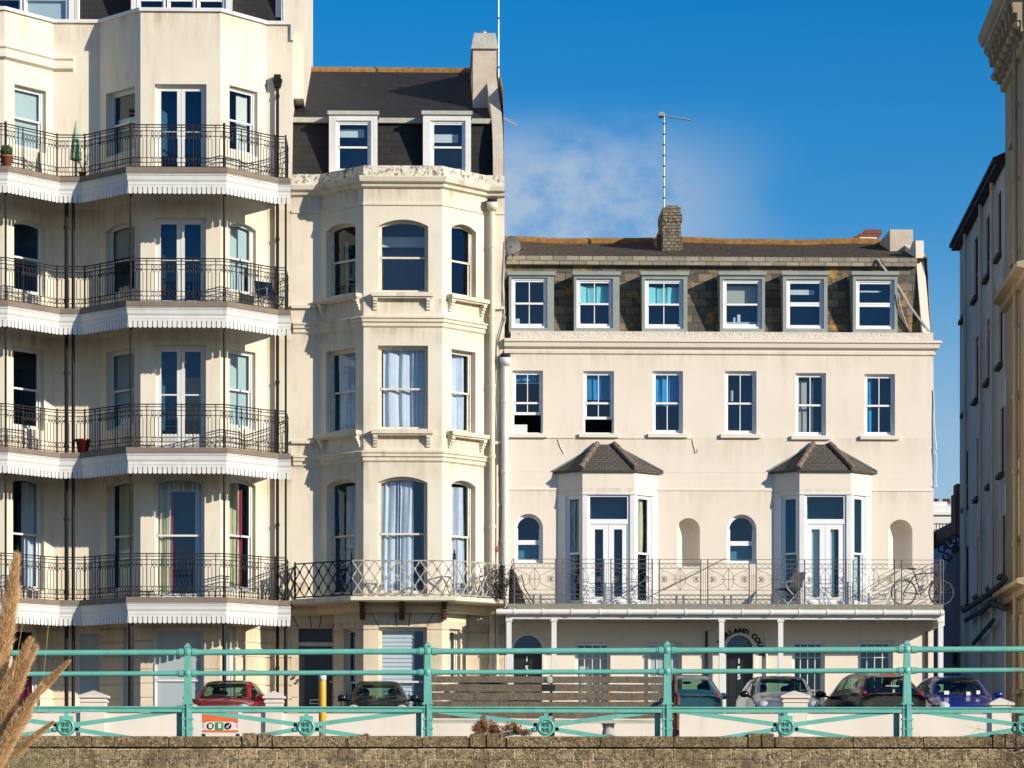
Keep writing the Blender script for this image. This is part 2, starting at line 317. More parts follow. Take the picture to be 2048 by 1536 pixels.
def wall(mb,fr,z0,z1,ops,rev=.15,mi=0,d=0,u0=0,u1=None,lip=0,rmi=None):
    u1=fr.L if u1 is None else u1; rmi=mi if rmi is None else rmi
    us={u0,u1}; vs={z0,z1}
    for o in ops:
        for u in o[:2]:
            if u0<u<u1: us.add(u)
        for v in o[2:4]:
            if z0<v<z1: vs.add(v)
    us=sorted(us); vs=sorted(vs)
    inn=lambda u,v: any(o[0]<u<o[1] and o[2]<v<o[3] for o in ops)
    for i in range(len(us)-1):
        for j in range(len(vs)-1):
            if inn((us[i]+us[i+1])/2,(vs[j]+vs[j+1])/2): continue
            mb.poly([fr.pt(us[i],d,vs[j]),fr.pt(us[i+1],d,vs[j]),fr.pt(us[i+1],d,vs[j+1]),fr.pt(us[i],d,vs[j+1])],mi)
        if lip:
            for z in (z0,z1):
                if not inn((us[i]+us[i+1])/2,z): mb.poly([fr.pt(us[i],d,z),fr.pt(us[i+1],d,z),fr.pt(us[i+1],d-lip,z),fr.pt(us[i],d-lip,z)],mi)
    for o in ops:
        a,b,v0,v1,rs=o[:5]
        if lip:
            w0=max(v0,z0); w1=min(v1,z1)
            if w1>w0:
                for u in (a,b): mb.poly([fr.pt(u,d,w0),fr.pt(u,d-lip,w0),fr.pt(u,d-lip,w1),fr.pt(u,d,w1)],mi)
            continue
        if v0>=z1 or v1<=z0: continue
        q=lambda u,dd,v: fr.pt(u,d+dd,v)
        sp=v1-rs; w0=max(v0,z0)
        for u in (a,b): mb.poly([q(u,0,w0),q(u,-rev,w0),q(u,-rev,sp),q(u,0,sp)],rmi)
        mb.poly([q(a,0,w0),q(b,0,w0),q(b,-rev,w0),q(a,-rev,w0)],rmi)
        if rs>0:
            A=arc(a,b,sp,rs)
            for i in range(len(A)-1):
                (x0,y0),(x1,y1)=A[i],A[i+1]
                mb.poly([q(x0,0,y0),q(x1,0,y1),q(x1,0,v1),q(x0,0,v1)],mi)
                mb.poly([q(x0,0,y0),q(x0,-rev,y0),q(x1,-rev,y1),q(x1,0,y1)],rmi)
        else: mb.poly([q(a,0,v1),q(b,0,v1),q(b,-rev,v1),q(a,-rev,v1)],rmi)
def drape(fr,u0,u1,d,v0,v1,folds,amp=.03,taper=0,tie=None):
    mb=MB(); n=max(10,int(folds*9)); rows=8
    for j in range(rows):
        for i in range(n):
            q=[]
            for (ii,jj) in ((i,j),(i+1,j),(i+1,j+1),(i,j+1)):
                t=ii/n; h=jj/rows; w=1-taper*(1-h)
                u=u0+(u1-u0)*t*w; s0=u0*7.3+v0; ph=t+.07*math.sin(9*t+s0)+.045*math.sin(17*t+s0*2)+.03*math.sin(h*2.2+s0)*t; q.append(fr.pt(u,d+amp*(.45+.55*math.sin(t*11+s0)**2)*math.sin(ph*folds*2*PI+.5*math.sin(h*3+s0))+amp*.5*math.sin(t*7.3+h+s0),v0+(v1-v0)*h))
            mb.poly(q)
    return mb
WN=[0]
def window(par,fr,o,rev=.15,st='sash',fm='cream_frame',vb=0,hb=0,mid=.5,fw=.05,sw=.045,cur=(),bli=(),room='room',gl='glass',lift=0,sub=None,sill=None,rdep=.9,pb=0,name='window',sillm=None,fd=.09):
    u0,u1,v0,v1,rs=o; sp=v1-rs; mb=MB(); d=-rev
    mb.fb(fr,u0,u0+fw,d,d-fd,v0,sp); mb.fb(fr,u1-fw,u1,d,d-fd,v0,sp); mb.fb(fr,u0+fw,u1-fw,d,d-fd,v0,v0+fw)
    def arcstrip(a,b,spr,r,w,dd,th):
        A=arc(a,b,spr,r); B=arc(a+w,b-w,spr,max(r-w*.8,.01))
        for i in range(len(A)-1):
            f=lambda q,k: fr.pt(q[0],k,q[1])
            mb.poly([f(A[i],dd),f(A[i+1],dd),f(B[i+1],dd),f(B[i],dd)]); mb.poly([f(B[i],dd),f(B[i+1],dd),f(B[i+1],dd-th),f(B[i],dd-th)])
    if rs>0: arcstrip(u0,u1,sp,rs,fw,d,fd)
    else: mb.fb(fr,u0+fw,u1-fw,d,d-fd,v1-fw,v1)
    a,b=u0+fw,u1-fw; z0=v0+fw; z1=v1-fw
    zm=z0+(z1-z0)*mid
    ds=d-.025
    spi=sp
    if st=='sash':
        s2=ds-.035
        mb.fb(fr,a,a+sw,ds,ds-.04,zm,spi); mb.fb(fr,b-sw,b,ds,ds-.04,zm,spi); mb.fb(fr,a,b,ds,ds-.05,zm-.03,zm+.02)
        if rs>0: arcstrip(a,b,sp,max(rs-fw*.8,.02),sw,ds,.04)
        else: mb.fb(fr,a+sw,b-sw,ds,ds-.04,z1-sw,z1)
        lz=z0+lift
        mb.fb(fr,a,a+sw,s2,s2-.03,lz,zm); mb.fb(fr,b-sw,b,s2,s2-.03,lz,zm); mb.fb(fr,a+sw,b-sw,s2,s2-.03,lz,lz+sw*1.6)
        for k in range(vb):
            u=a+(b-a)*(k+1)/(vb+1); zt=z1-sw*.5 if rs==0 else v1-fw
            mb.fb(fr,u-.011,u+.011,ds-.005,ds-.03,zm,zt); mb.fb(fr,u-.011,u+.011,s2-.005,s2-.028,lz,zm)
        for k in range(hb):
            f=(k+1)/(hb+1); zz=zm+(z1-zm)*f; mb.fb(fr,a,b,ds-.007,ds-.029,zz-.011,zz+.011)
            zz=lz+(zm-lz)*f; mb.fb(fr,a,b,s2-.007,s2-.027,zz-.011,zz+.011)
    elif st=='casement':      # two stacked lights with thick frames
        for (q0,q1) in ((z0,zm-.01),(zm+.01,z1)):
            mb.fb(fr,a,a+sw,ds,ds-.05,q0,min(q1,spi)); mb.fb(fr,b-sw,b,ds,ds-.05,q0,min(q1,spi)); mb.fb(fr,a+sw,b-sw,ds,ds-.05,q0,q0+sw)
            if q1<z1 or rs==0: mb.fb(fr,a+sw,b-sw,ds,ds-.05,q1-sw,q1)
        mb.fb(fr,a,b,ds-.01,ds-.05,zm-.01,zm+.01)
        lz=z0
        if rs>0: arcstrip(a,b,sp,max(rs-fw*.8,.02),sw*.6,ds,.04)
    elif st=='french':
        um=(a+b)/2
        for (q0,q1) in ((a,um-.004),(um+.004,b)):
            mb.fb(fr,q0,q0+sw,ds,ds-.05,z0,z1); mb.fb(fr,q1-sw,q1,ds,ds-.05,z0,z1); mb.fb(fr,q0+sw,q1-sw,ds,ds-.05,z1-sw,z1); mb.fb(fr,q0+sw,q1-sw,ds,ds-.05,z0,z0+sw+pb)
            if hb: mb.fb(fr,q0+sw,q1-sw,ds-.005,ds-.045,zm-.02,zm+.02)
        lz=z0
    elif st=='fixed': lz=z0
    if rs>0 and st=='french': pass
    # shallow box behind the glass, colour stands in for dimness and mirrored sky
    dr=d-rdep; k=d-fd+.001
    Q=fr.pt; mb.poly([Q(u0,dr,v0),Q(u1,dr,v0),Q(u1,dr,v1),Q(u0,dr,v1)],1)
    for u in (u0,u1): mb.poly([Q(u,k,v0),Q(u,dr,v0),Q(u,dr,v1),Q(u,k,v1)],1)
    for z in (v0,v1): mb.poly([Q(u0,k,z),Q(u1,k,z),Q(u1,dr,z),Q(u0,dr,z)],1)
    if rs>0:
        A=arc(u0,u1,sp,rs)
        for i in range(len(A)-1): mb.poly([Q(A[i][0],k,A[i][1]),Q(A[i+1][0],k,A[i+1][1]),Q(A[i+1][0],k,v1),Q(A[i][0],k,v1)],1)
    w=mb.build(name,[fm,room],par); ch=sub or w
    gp=MB(); dg=ds-.03; dl=ds-.055
    if rs>0:
        A=[(x,y) for x,y in arc(a,b,sp,max(rs-fw*.8,.02))]
        gp.poly([Q(a,dg,zm),Q(b,dg,zm)]+[Q(x,dg,y) for x,y in A[::-1]])
    else: gp.poly([Q(a,dg,zm),Q(b,dg,zm),Q(b,dg,z1),Q(a,dg,z1)])
    gp.poly([Q(a,dl,lz+pb),Q(b,dl,lz+pb),Q(b,dl,zm),Q(a,dl,zm)])
    if pb: gp.poly([Q(a,dl,z0),Q(b,dl,z0),Q(b,dl,z0+pb+sw),Q(a,dl,z0+pb+sw)],1)
    gp.build('pane',[gl,fm],ch)
    W=u1-u0; H=v1-v0
    for c in cur:
        m=drape(fr,u0+W*c[0],u0+W*c[1],d-fd-.09,v0+.02+H*c[2],v0+H*c[3],c[5],c[6] if len(c)>6 else .03); m.build('curtain',c[4],ch)
    for c in bli:
        m=MB(); db=d-fd-.05-(c[5] if len(c)>5 else 0)
        z=v0+H*c[2]; ze=v0+H*c[3]
        if len(c)>6:
            n=c[6]
            for i in range(n):
                q0=z+(ze-z)*i/n; q1=z+(ze-z)*(i+.86)/n; m.poly([Q(u0+W*c[0],db,q0),Q(u0+W*c[1],db,q0),Q(u0+W*c[1],db-.02,q1),Q(u0+W*c[0],db-.02,q1)])
            m.fb(fr,u0+W*c[0],u0+W*c[1],db-.03,db-.035,z,ze)
        else: m.fb(fr,u0+W*c[0],u0+W*c[1],db,db-.01,z,ze)
        m.build(c[7] if len(c)>7 else 'blind',c[4],ch)
    if sill:
        m=MB(); m.fb(fr,u0-sill[0],u1+sill[0],sill[1],-rev-.02,v0-sill[2],v0+.004)
        m.build('sill',sillm or fm,ch)
    return w
# ================================================================ LEFT HOUSE (balconies)
TZ=.9                                             # terrace level
def V2(p): return Vector((p[0],p[1]))
def fz(px,py,Y): return P(px,py,Y).z
def rect_ring(mb,fr,u0,u1,v0,v1,w,d0,d1,mi=0):
    mb.fb(fr,u0,u0+w,d0,d1,v0,v1,mi); mb.fb(fr,u1-w,u1,d0,d1,v0,v1,mi); mb.fb(fr,u0+w,u1-w,d0,d1,v0,v0+w,mi); mb.fb(fr,u0+w,u1-w,d0,d1,v1-w,v1,mi)
LH=thing('terrace_house','tall cream stucco house with four tiers of black railed balconies and white scalloped fascias','house',(-9,-1,TZ))
pw=[(-262,0),(-165,-1.25),(9,-1.25),(107,0),(200,0),(281,-1.25),(441,-1.25),(533,0),(583,0)]
WL=[V2(P(x,1000,y)) for x,y in pw]
pd=[(-266,-1.8),(-178,-3.05),(17,-3.05),(120,-1.8),(160,-1.8),(252,-3.05),(455,-3.05),(557,-1.8),(581,-1.8)]
DL=[V2(P(x,1000,y)) for x,y in pd]
fl=[Fr(WL[i],WL[i+1]) for i in range(8)]
ztop=fz(360,21,-1.25)
DZ=[fz(352,y,-3.05) for y in (334,602,894.5,1194)]   # deck tops
ops=[[] for _ in range(8)]; wins=[]
def addw(k,x0,x1,yt,yb,arch,spec,z0=None):
    o=list(fl[k].op(x0,x1,yt,yb,arch)); 
    if z0 is not None: o[2]=z0
    ops[k].append(o); wins.append((k,o,spec))
UF=dict(fm='white_paint')
# right bay: front doors
addw(5,309.5,413,168,335,0,dict(st='french',hb=1,mid=.52,sw=.10,pb=.12,rev=.14,**UF),DZ[0]+.05)
addw(5,309,412,435,600,0,dict(st='french',hb=1,mid=.55,sw=.10,pb=.15,rev=.14,**UF),DZ[1]+.05)
addw(5,310,412,690,895,0,dict(st='french',hb=1,mid=.55,sw=.10,pb=.38,rev=.14,bli=[(.56,.88,.0,.74,'wardrobe',.45,0)],**UF),DZ[2]+.05)
addw(5,308,409,953,1192,13,dict(mid=.52,rev=.13,cur=[(.02,.33,.0,.98,'curtain_cream',5),(.31,.37,0,.9,'curtain_red',1.2),(.80,1,.0,.97,'sheer',3),(.30,.80,.88,.99,'curtain_cream',7)],**UF),DZ[3]+.10)
addw(5,306,408,1254,1420,0,dict(mid=.42,rev=.13,gl='frost',**UF),TZ+.55)
# right cant
addw(6,459,515,177,308,0,dict(rev=.12,cur=[(.52,.9,.0,.93,'blind_white',1.3,.01)],room='room_dark',gl='glass_clear',**UF))
addw(6,459,512,447,588,9,dict(rev=.12,bli=[(.03,.97,.42,.97,'frost_pale')],cur=[(.1,.9,0,.45,'frost_pale',1)],**UF))
addw(6,459,511,701,858,0,dict(rev=.12,bli=[(.03,.97,.02,.97,'frost_pale')],**UF))
addw(6,459,511,960,1182,9,dict(rev=.12,room='room_dark',cur=[(.02,.68,.0,.98,'curtain_cream',5),(.66,.76,0,.92,'curtain_red',1.2)],**UF))
addw(6,452,471,1255,1420,0,dict(rev=.1,gl='frost',**UF),TZ+.55)
# left cant
addw(4,212,270,180,308,0,dict(rev=.18,bli=[(.1,1,.52,.60,'blind_white')],cur=[(.02,.9,.0,.5,'blind_tan',1)],gl='glass_clear',**UF))
addw(4,211,269,448,588,9,dict(rev=.14,room='room_dark',bli=[(.02,1,.55,.98,'blind_tan')],**UF))
addw(4,212,268,700,858,0,dict(rev=.14,bli=[(.02,.98,.02,.98,'frost')],**UF))
addw(4,213,267,960,1182,9,dict(rev=.14,cur=[(.15,1,0,.98,'curtain_cream',5)],room='room_dark',**UF))
addw(4,246,268,1255,1420,0,dict(rev=.1,gl='frost',**UF),TZ+.55)
addw(3,151,204,1260,1412,0,dict(rev=.1,mid=.4,gl='frost',**UF))
# neighbouring bay, right cant
addw(2,29,92,175,300,0,dict(rev=.14,bli=[(.02,.98,.02,.98,'frost_pale')],**UF))
addw(2,28,91,442,588,10,dict(rev=.14,cur=[(.0,.25,0,.8,'sheer',1)],**UF))
addw(2,27,88,696,858,0,dict(rev=.14,room='room_dark',**UF))
addw(2,26,88,955,1180,10,dict(rev=.14,room='room_dark',cur=[(.55,1,0,.97,'sheer',3)],**UF))
addw(2,25,80,1256,1420,0,dict(rev=.14,room='red_door',gl='glass_clear',cur=[(.3,1,0,.45,'curtain_red',3)],**UF),TZ+.5)
for (x0,x1) in ((-120,-30),):
    for yt,yb in ((170,330),(437,598),(692,890),(955,1190)): addw(1,x0,x1,yt,yb,0,dict(rev=.14,**UF))
zg=DZ[3]-.3
mb=MB()
for k,f in enumerate(fl):
    wall(mb,f,zg,ztop,[o for o in ops[k]],.20,0 ,rmi=0)
mb.build('wall','stucco_l',LH)
mb=MB()
for k,f in enumerate(fl):
    wall(mb,f,TZ-.1,zg,ops[k],.20,0,d=-.03)
    z=TZ; rh=.37
    while z<zg-.05:
        wall(mb,f,z+.017,min(z+rh-.017,zg),ops[k],.2,0,d=0,lip=.03); z+=rh
mb.build('ground_floor_wall','stucco_lb',LH)
for k,o,sp in wins: window(LH,fl[k],o,**sp)
# body, roof slab, coping
mb=MB(); xl,xr=WL[0].x,WL[-1].x
mb.poly([(p.x,p.y,ztop-.25) for p in WL]+[(xr,9,ztop-.25),(xl,9,ztop-.25)])
mb.poly([(xr,0,TZ),(xr,9,TZ),(xr,9,ztop),(xr,0,ztop)]); mb.poly([(xl,0,TZ),(xl,9,TZ),(xl,9,ztop),(xl,0,ztop)]); mb.poly([(xl,9,TZ),(xr,9,TZ),(xr,9,ztop),(xl,9,ztop)])
mould(mb,WL,[(-.25,ztop-.3),(-.25,ztop),(0,ztop)],caps=True)
mb.build('side_and_back_wall','stucco_l',LH)
mb=MB(); mould(mb,WL,[(-.3,ztop),(-.3,ztop+.06),(.07,ztop+.06),(.07,ztop-.03),(0,ztop-.03)])
mb.fb(fl[7],fl[7].L-.02,fl[7].L+.05,.07,-.2,ztop-.45,ztop-.03)
mb.build('coping','white_paint',LH)
# string moulding on the neighbouring bay
z1=fz(60,100,-.6); mb=MB(); q=V2(P(147,120,0))
mould(mb,WL[:4]+[q],[(0,z1),(.10,z1-.02),(.12,z1-.10),(.06,z1-.14),(.06,z1-.24),(.12,z1-.28),(.12,z1-.36),(0,z1-.42)])
mb.build('string_course','stucco_l',LH)
# mansard behind the parapet
yb=1.1; za=ztop-.2; zb=ztop+3; mb=MB()
mb.poly([(xl,yb,za),(xr-.2,yb,za),(xr-.2,yb+1.1,zb),(xl,yb+1.1,zb)]); mb.poly([(xl,yb+1.1,zb),(xr-.2,yb+1.1,zb),(xr-.2,8,zb+1),(xl,8,zb+1)])
mb.build('roof','slate_dark',LH)
def l_dormer(x0,x1,div,sub):
    a=P(x0,20,.8); b=P(x1,20,.8); zt=ztop+1.8; z0=ztop-.1
    m=MB(); m.box(a.x,b.x,.95,2.4,zt,zt+.12); m.box(a.x,a.x+.14,.8,2.2,z0,zt); m.box(b.x-.14,b.x,.8,2.2,z0,zt)
    d=m.build('dormer','white_paint',LH); f=Fr((a.x+.14,.85),(b.x-.14,.85)); w=f.L/div
    for i in range(div): window(d,f,(i*w+.02,(i+1)*w-.02,z0,zt-.02,0),rev=0,fm='upvc',sub=d,bli=[(0,1,.0,.6,'frost_pale')] if x0<0 and i==div-1 else ())
l_dormer(-150,148,3,0); l_dormer(262,462,3,0)
m=MB(); p=P(157,20,1.0); m.tube([(p.x,.9,ztop-.2),(p.x,.9,ztop+2.5)],.05,8); m.build('soil_pipe','pipe_white',LH)
# party wall / chimney stack, on top of the boundary
a=P(567,100,1.2).x; b=P(607,100,1.2).x; zq=P(600,197,1.2).z
m=MB(); m.box(a,b,1.2,8.5,zq,zq+8); m.box(a-.01,a+.02,1.18,1.2,zq+.1,zq+8,1); m.box(a-.06,a+.01,1.2,4,zq-.5,zq+8,1)
m.box(a-.22,a,1.35,1.5,ztop-.2,zq+8,1)
m.build('party_wall_stack',['stucco_m','white_paint'],LH)
# balconies
def circ(m,fr,u,z,rx,rz,d,r=.009,n=8):
    pts=[fr.pt(u+rx*math.cos(2*PI*i/n),d,z+rz*math.sin(2*PI*i/n)) for i in range(n+1)]
    m.tube(pts,r,3,cap=False)
def rail_l(m,fr,z0,uu0,uu1,post):
    H=1.13
    for z,r in ((H,.018),(H-.065,.014),(H-.155,.012),(H-.285,.011),(.285,.011),(.165,.011),(.06,.013)):
        m.tube([fr.pt(uu0,0,z0+z),fr.pt(uu1,0,z0+z)],r,4,cap=False)
    W=uu1-uu0; nb=max(2,round(W/.098)); w=W/nb; k0=nb//2
    for i in range(nb+1):
        u=uu0+i*w
        if i in (0,nb): continue
        blank=(i%9==7)
        m.tube([fr.pt(u,0,z0+.06),fr.pt(u,0,z0+.165)],.009,4,cap=False)
        m.tube([fr.pt(u,0,z0+.285),fr.pt(u,0,z0+H-.37)],.0105,4,cap=False)
        if i%9 in (4,): 
            m.tube([fr.pt(u,0,z0),fr.pt(u,0,z0+H)],.016,4,cap=False)
    for i in range(nb):
        u=uu0+(i+.5)*w
        if i%9 in (3,4) : continue
        circ(m,fr,u,z0+H-.22,.033,.055,0); circ(m,fr,u,z0+.225,.033,.05,0)
        m.tube([fr.pt(u-w/2,0,z0+H-.37),fr.pt(u-w*.3,0,z0+H-.33),fr.pt(u,0,z0+H-.285)],.010,3,cap=False)
        m.tube([fr.pt(u+w/2,0,z0+H-.37),fr.pt(u+w*.3,0,z0+H-.33),fr.pt(u,0,z0+H-.285)],.010,3,cap=False)
def valance(m,fr,u0,u1,z1,H,th=.02):
    n=max(1,round((u1-u0)/.124)); w=(u1-u0)/n; sl=.011; hb=.06
    m.fb(fr,u0,u1,0,-th,z1-hb,z1)
    for i in range(n):
        a=u0+i*w+sl; b=u0+(i+1)*w-sl; r=(b-a)/2; c=(a+b)/2; zl=z1-H+r*.7
        pts=[(a,z1-hb),(a,zl)]+[(c-r*math.cos(PI*k/6),zl-r*.75*math.sin(PI*k/6)) for k in range(1,6)]+[(b,zl),(b,z1-hb)]
        m.poly([fr.pt(x,0,z) for x,z in pts][::-1]); m.poly([fr.pt(x,-th,z) for x,z in pts])
        for q in range(len(pts)-1): m.poly([fr.pt(pts[q][0],0,pts[q][1]),fr.pt(pts[q+1][0],0,pts[q+1][1]),fr.pt(pts[q+1][0],-th,pts[q+1][1]),fr.pt(pts[q][0],-th,pts[q][1])])
RL=off(DL,-.24); VL=off(DL,-.10); RL[8]=V2(P(570,1000,-2.0)); RL[8].y=RL[7].y
for li,z in enumerate(DZ):
    m=MB()
    for k in range(8):
        for zz,mi in ((z,0),(z-.16,1)): m.poly([(WL[k].x,WL[k].y,zz),(WL[k+1].x,WL[k+1].y,zz),(DL[k+1].x,DL[k+1].y,zz),(DL[k].x,DL[k].y,zz)],mi)
    mould(m,DL,[(0,z),(.0,z-.13),(-.03,z-.14)])
    mould(m,DL,[(-.03,z-.14),(-.03,z-.20),(-.05,z-.21),(-.07,z-.31),(-.10,z-.36),(-.10,z-.425),(-.16,z-.43),(-.16,z-.16)],1)
    bal=m.build('balcony',['brown_deck','white_paint'],LH)
    m=MB()
    for k in range(8):
        f=Fr(VL[k],VL[k+1]); valance(m,f,0,f.L,z-.43,.235)
    m.build('valance','white_paint',bal)
    m=MB()
    for k in range(8):
        f=Fr(RL[k],RL[k+1]); rail_l(m,f,z,.02,f.L-.02,0)
    f=Fr(RL[8],(RL[8].x,-.02)); rail_l(m,f,z,.02,f.L-.02,0)
    m.build('railing','iron_black',bal)
    for k in range(1,9):
        p=RL[k]; H=1.17; r=.022
        if k in (2,5,6): r=.034
        top=z+H+(.02 if k in (2,5,6) else 0)
        if li>0 and k in (2,5,6,8): top=DZ[li-1]-.15; r=.03
        m=MB(); m.tube([(p.x,p.y,z-.05),(p.x,p.y,top)],r,8); m.tube([(p.x,p.y,z),(p.x,p.y,z+.06)],r+.02,8); m.build('post','iron_black',bal,True)
    for k in range(1,8):
        f=Fr(RL[k],RL[k+1])
        if f.L<.8: continue
        for t in ((1/3,2/3) if f.L>1.5 else (.5,)):
            q=f.pt(f.L*t,0,z); m=MB(); m.tube([q,(q[0],q[1],z+1.14)],.016,6); m.build('baluster_post','iron_black',bal,True)
for k,r in ((2,.045),(5,.07),(6,.055),(8,.05)):
    m=MB(); p=RL[k]; m.tube([(p.x,p.y,TZ-.1),(p.x,p.y,DZ[3]-.15)],r,10); m.build('column','iron_black',LH,True)
p=P(146.5,800,-1.62); m=MB(); m.tube([(p.x,-1.62,TZ-.1),(p.x,-1.62,DZ[0]-.1)],.045,10); m.build('column','iron_black',LH,True)
# rain pipes
m=MB(); p=P(549,300,-.12); z0=fz(556,160,-.12); p=P(555,300,-.12)
m.tube([(p.x,-.12,TZ),(p.x,-.12,z0-.15)],.045,8); m.hexa([(p.x-.08,-.2,z0-.2),(p.x+.08,-.2,z0-.2),(p.x+.08,-.02,z0-.2),(p.x-.08,-.02,z0-.2),(p.x-.13,-.25,z0),(p.x+.13,-.25,z0),(p.x+.13,-.02,z0),(p.x-.13,-.02,z0)]); m.box(p.x-.09,p.x+.09,-.22,-.02,z0,z0+.13)
for z in [TZ+1.9*i for i in range(1,10)]: m.tube([(p.x,-.12,z),(p.x,-.12,z+.08)],.06,8)
m.build('rain_pipe','iron_black',LH)
m=MB(); p=P(133,800,-1.55); m.tube([(p.x,-1.55,TZ),(p.x,-1.55,DZ[0]-.1)],.055,8)
for z in [TZ+1.9*i for i in range(1,8)]: m.tube([(p.x,-1.55,z),(p.x,-1.55,z+.08)],.075,8)
m.build('rain_pipe','iron_black',LH)
# ================================================================ MIDDLE HOUSE
MH=thing('terrace_house','narrow cream house with a full height bay and two white dormers in dark slates','house',(-1,-.6,TZ))
BY=-1.15
pm_=[(583,0),(641,0),(727,BY),(884,BY),(971,0),(1009,0)]
WM=[V2(P(x,1000,y)) for x,y in pm_]; fm_=[Fr(WM[i],WM[i+1]) for i in range(5)]
ledges('stucco_l',[z-.5 for z in DZ]+[z+.35 for z in DZ]+[ztop-.03],(.40,.29,.17),.8,1.5)  # brown streaks that also paint the tan shade under the balcony decks
ledges('stucco_lb',[DZ[3]-.5,DZ[3]-1.4],(.30,.20,.11),.8,1.2)
ledges('white_paint',[z-.43 for z in DZ],(.40,.35,.27),.5,.25,9)
zp=fz(805,331,BY); opm=[[] for _ in range(5)]; wm=[]
def addm(k,x0,x1,yt,yb,arch,spec,z0=None):
    o=list(fm_[k].op(x0,x1,yt,yb,arch)); 
    if z0 is not None: o[2]=z0
    opm[k].append(o); wm.append((k,o,spec))
CF=dict(fm='cream_frame',rev=.16)
zU=fz(805,587,BY); zM=fz(805,861,BY); MD=fz(805,1192,-2.3)
addm(2,756.5,856.5,439,587,13,dict(room='room_grey',mid=.50,bli=[(0,1,.70,.84,'blind_white',.5)],**CF),zU)
addm(1,652,711,447,587,11,dict(room='room_dark',gl='glass_clear',bli=[(.2,.3,.1,.8,'blind_tan',.2),(.45,.95,0,.45,'blind_tan',.3)],**CF),zU)
addm(3,903,952,449,587,11,dict(room='room_dark',**CF),zU)
addm(2,756,856,691,861,0,dict(cur=[(.10,1,0,1,'sheer',5,.05)],**CF),zM)
addm(1,652,711,699,861,0,dict(cur=[(.10,.78,0,1,'sheer',4,.05)],**CF),zM)
addm(3,903,951,701,861,0,dict(cur=[(0,.85,0,1,'sheer',3,.04)],**CF),zM)
addm(2,755,855,953,1185,12,dict(cur=[(.0,.72,0,.97,'sheer',6,.06)],mid=.52,**CF),MD+.12)
addm(1,653,711,959,1185,10,dict(cur=[(.35,1,0,.95,'sheer',4,.05)],mid=.52,**CF),MD+.12)
addm(3,903,951,961,1185,10,dict(cur=[(0,.9,0,.95,'sheer',4,.05)],mid=.52,**CF),MD+.12)
GM=TZ+.5
addm(2,757,854,1254,1440,0,dict(mid=.42,rev=.16,fm='cream_frame',bli=[(.02,.74,.02,.98,'blind_white',.02,22)]),GM)
addm(1,686,712,1257,1440,0,dict(mid=.42,rev=.12,fm='cream_frame'),GM)
addm(3,899,921,1258,1440,0,dict(mid=.42,rev=.12,fm='cream_frame',bli=[(.4,1,0,.98,'blind_white')]),GM)
zgm=MD-.32
mb=MB()
for k,f in enumerate(fm_): wall(mb,f,zgm,zp-.3,opm[k],.2)
mb.build('wall','stucco_m',MH)
door=fm_[0]; dw=list(Fr(WM[0],(WM[1].x+2,0)).op(597,665,1257,1475)); 
# ground floor: door wall runs behind the bay start
o0=[dw[0],dw[1],TZ+.1,dw[3],0]; fd=Fr(WM[0],(WM[1].x+1,0)); 
mb=MB(); gb=off(WM,0)
gp=[WM[0],V2(P(668,1300,0)),V2(P(668,1300,-.25)),V2(P(686,1300,-.55)),V2(P(727,1300,BY)),V2(P(884,1300,BY)),V2(P(932,1300,-.5)),V2(P(932,1300,0)),WM[5]]
gf=[Fr(gp[i],gp[i+1]) for i in range(8)]
gops=[[] for _ in range(8)]; gops[0]=[list(gf[0].op(597,665,1257,1475))]; gops[0][0][2]=TZ+.05
gops[4]=[opm[2][-1]]; 
o=list(gf[3].op(687,711,1257,1440)); o[2]=GM; gops[3]=[o]; o=list(gf[5].op(899,921,1258,1440)); o[2]=GM; gops[5]=[o]
for k,f in enumerate(gf):
    wall(mb,f,TZ-.1,zgm,gops[k],.2,d=-.03)
    z=TZ; rh=.58
    while z<zgm-.05:
        wall(mb,f,z+.017,min(z+rh-.017,zgm),gops[k],.2,d=0,lip=.03); z+=rh
mb.poly([(p.x,p.y,zgm) for p in WM]+[(WM[5].x,.3,zgm),(WM[0].x,.3,zgm)])
# voussoir joints over the openings
for f,(a,b,v0,v1,_) in ((gf[4],gops[4][0]),(gf[0],gops[0][0])):
    for t in (0,.38,.62,1):
        u=a+(b-a)*t; du=(t-.5)*.5
        for s in (1,): mb.hexa([f.pt(u-.012,.003,v1+.02),f.pt(u+.012,.003,v1+.02),f.pt(u+.012,-.02,v1+.02),f.pt(u-.012,-.02,v1+.02),f.pt(u+du-.012,.003,v1+.5),f.pt(u+du+.012,.003,v1+.5),f.pt(u+du+.012,-.02,v1+.5),f.pt(u+du-.012,-.02,v1+.5)],1)
mb.build('ground_floor_wall',['stucco_lb','dark_trim'],MH)
wm=[w for w in wm if w[1] not in (opm[2][-1],opm[1][-1],opm[3][-1])]
for k,o,sp in wm: window(MH,fm_[k],o,**sp)
window(MH,gf[4],gops[4][0],mid=.42,rev=.16,bli=[(.02,.74,.02,.98,'blind_white',.02,22)]); window(MH,gf[3],gops[3][0],mid=.42,rev=.12); window(MH,gf[5],gops[5][0],mid=.42,rev=.12,bli=[(.4,1,0,.98,'blind_white')])
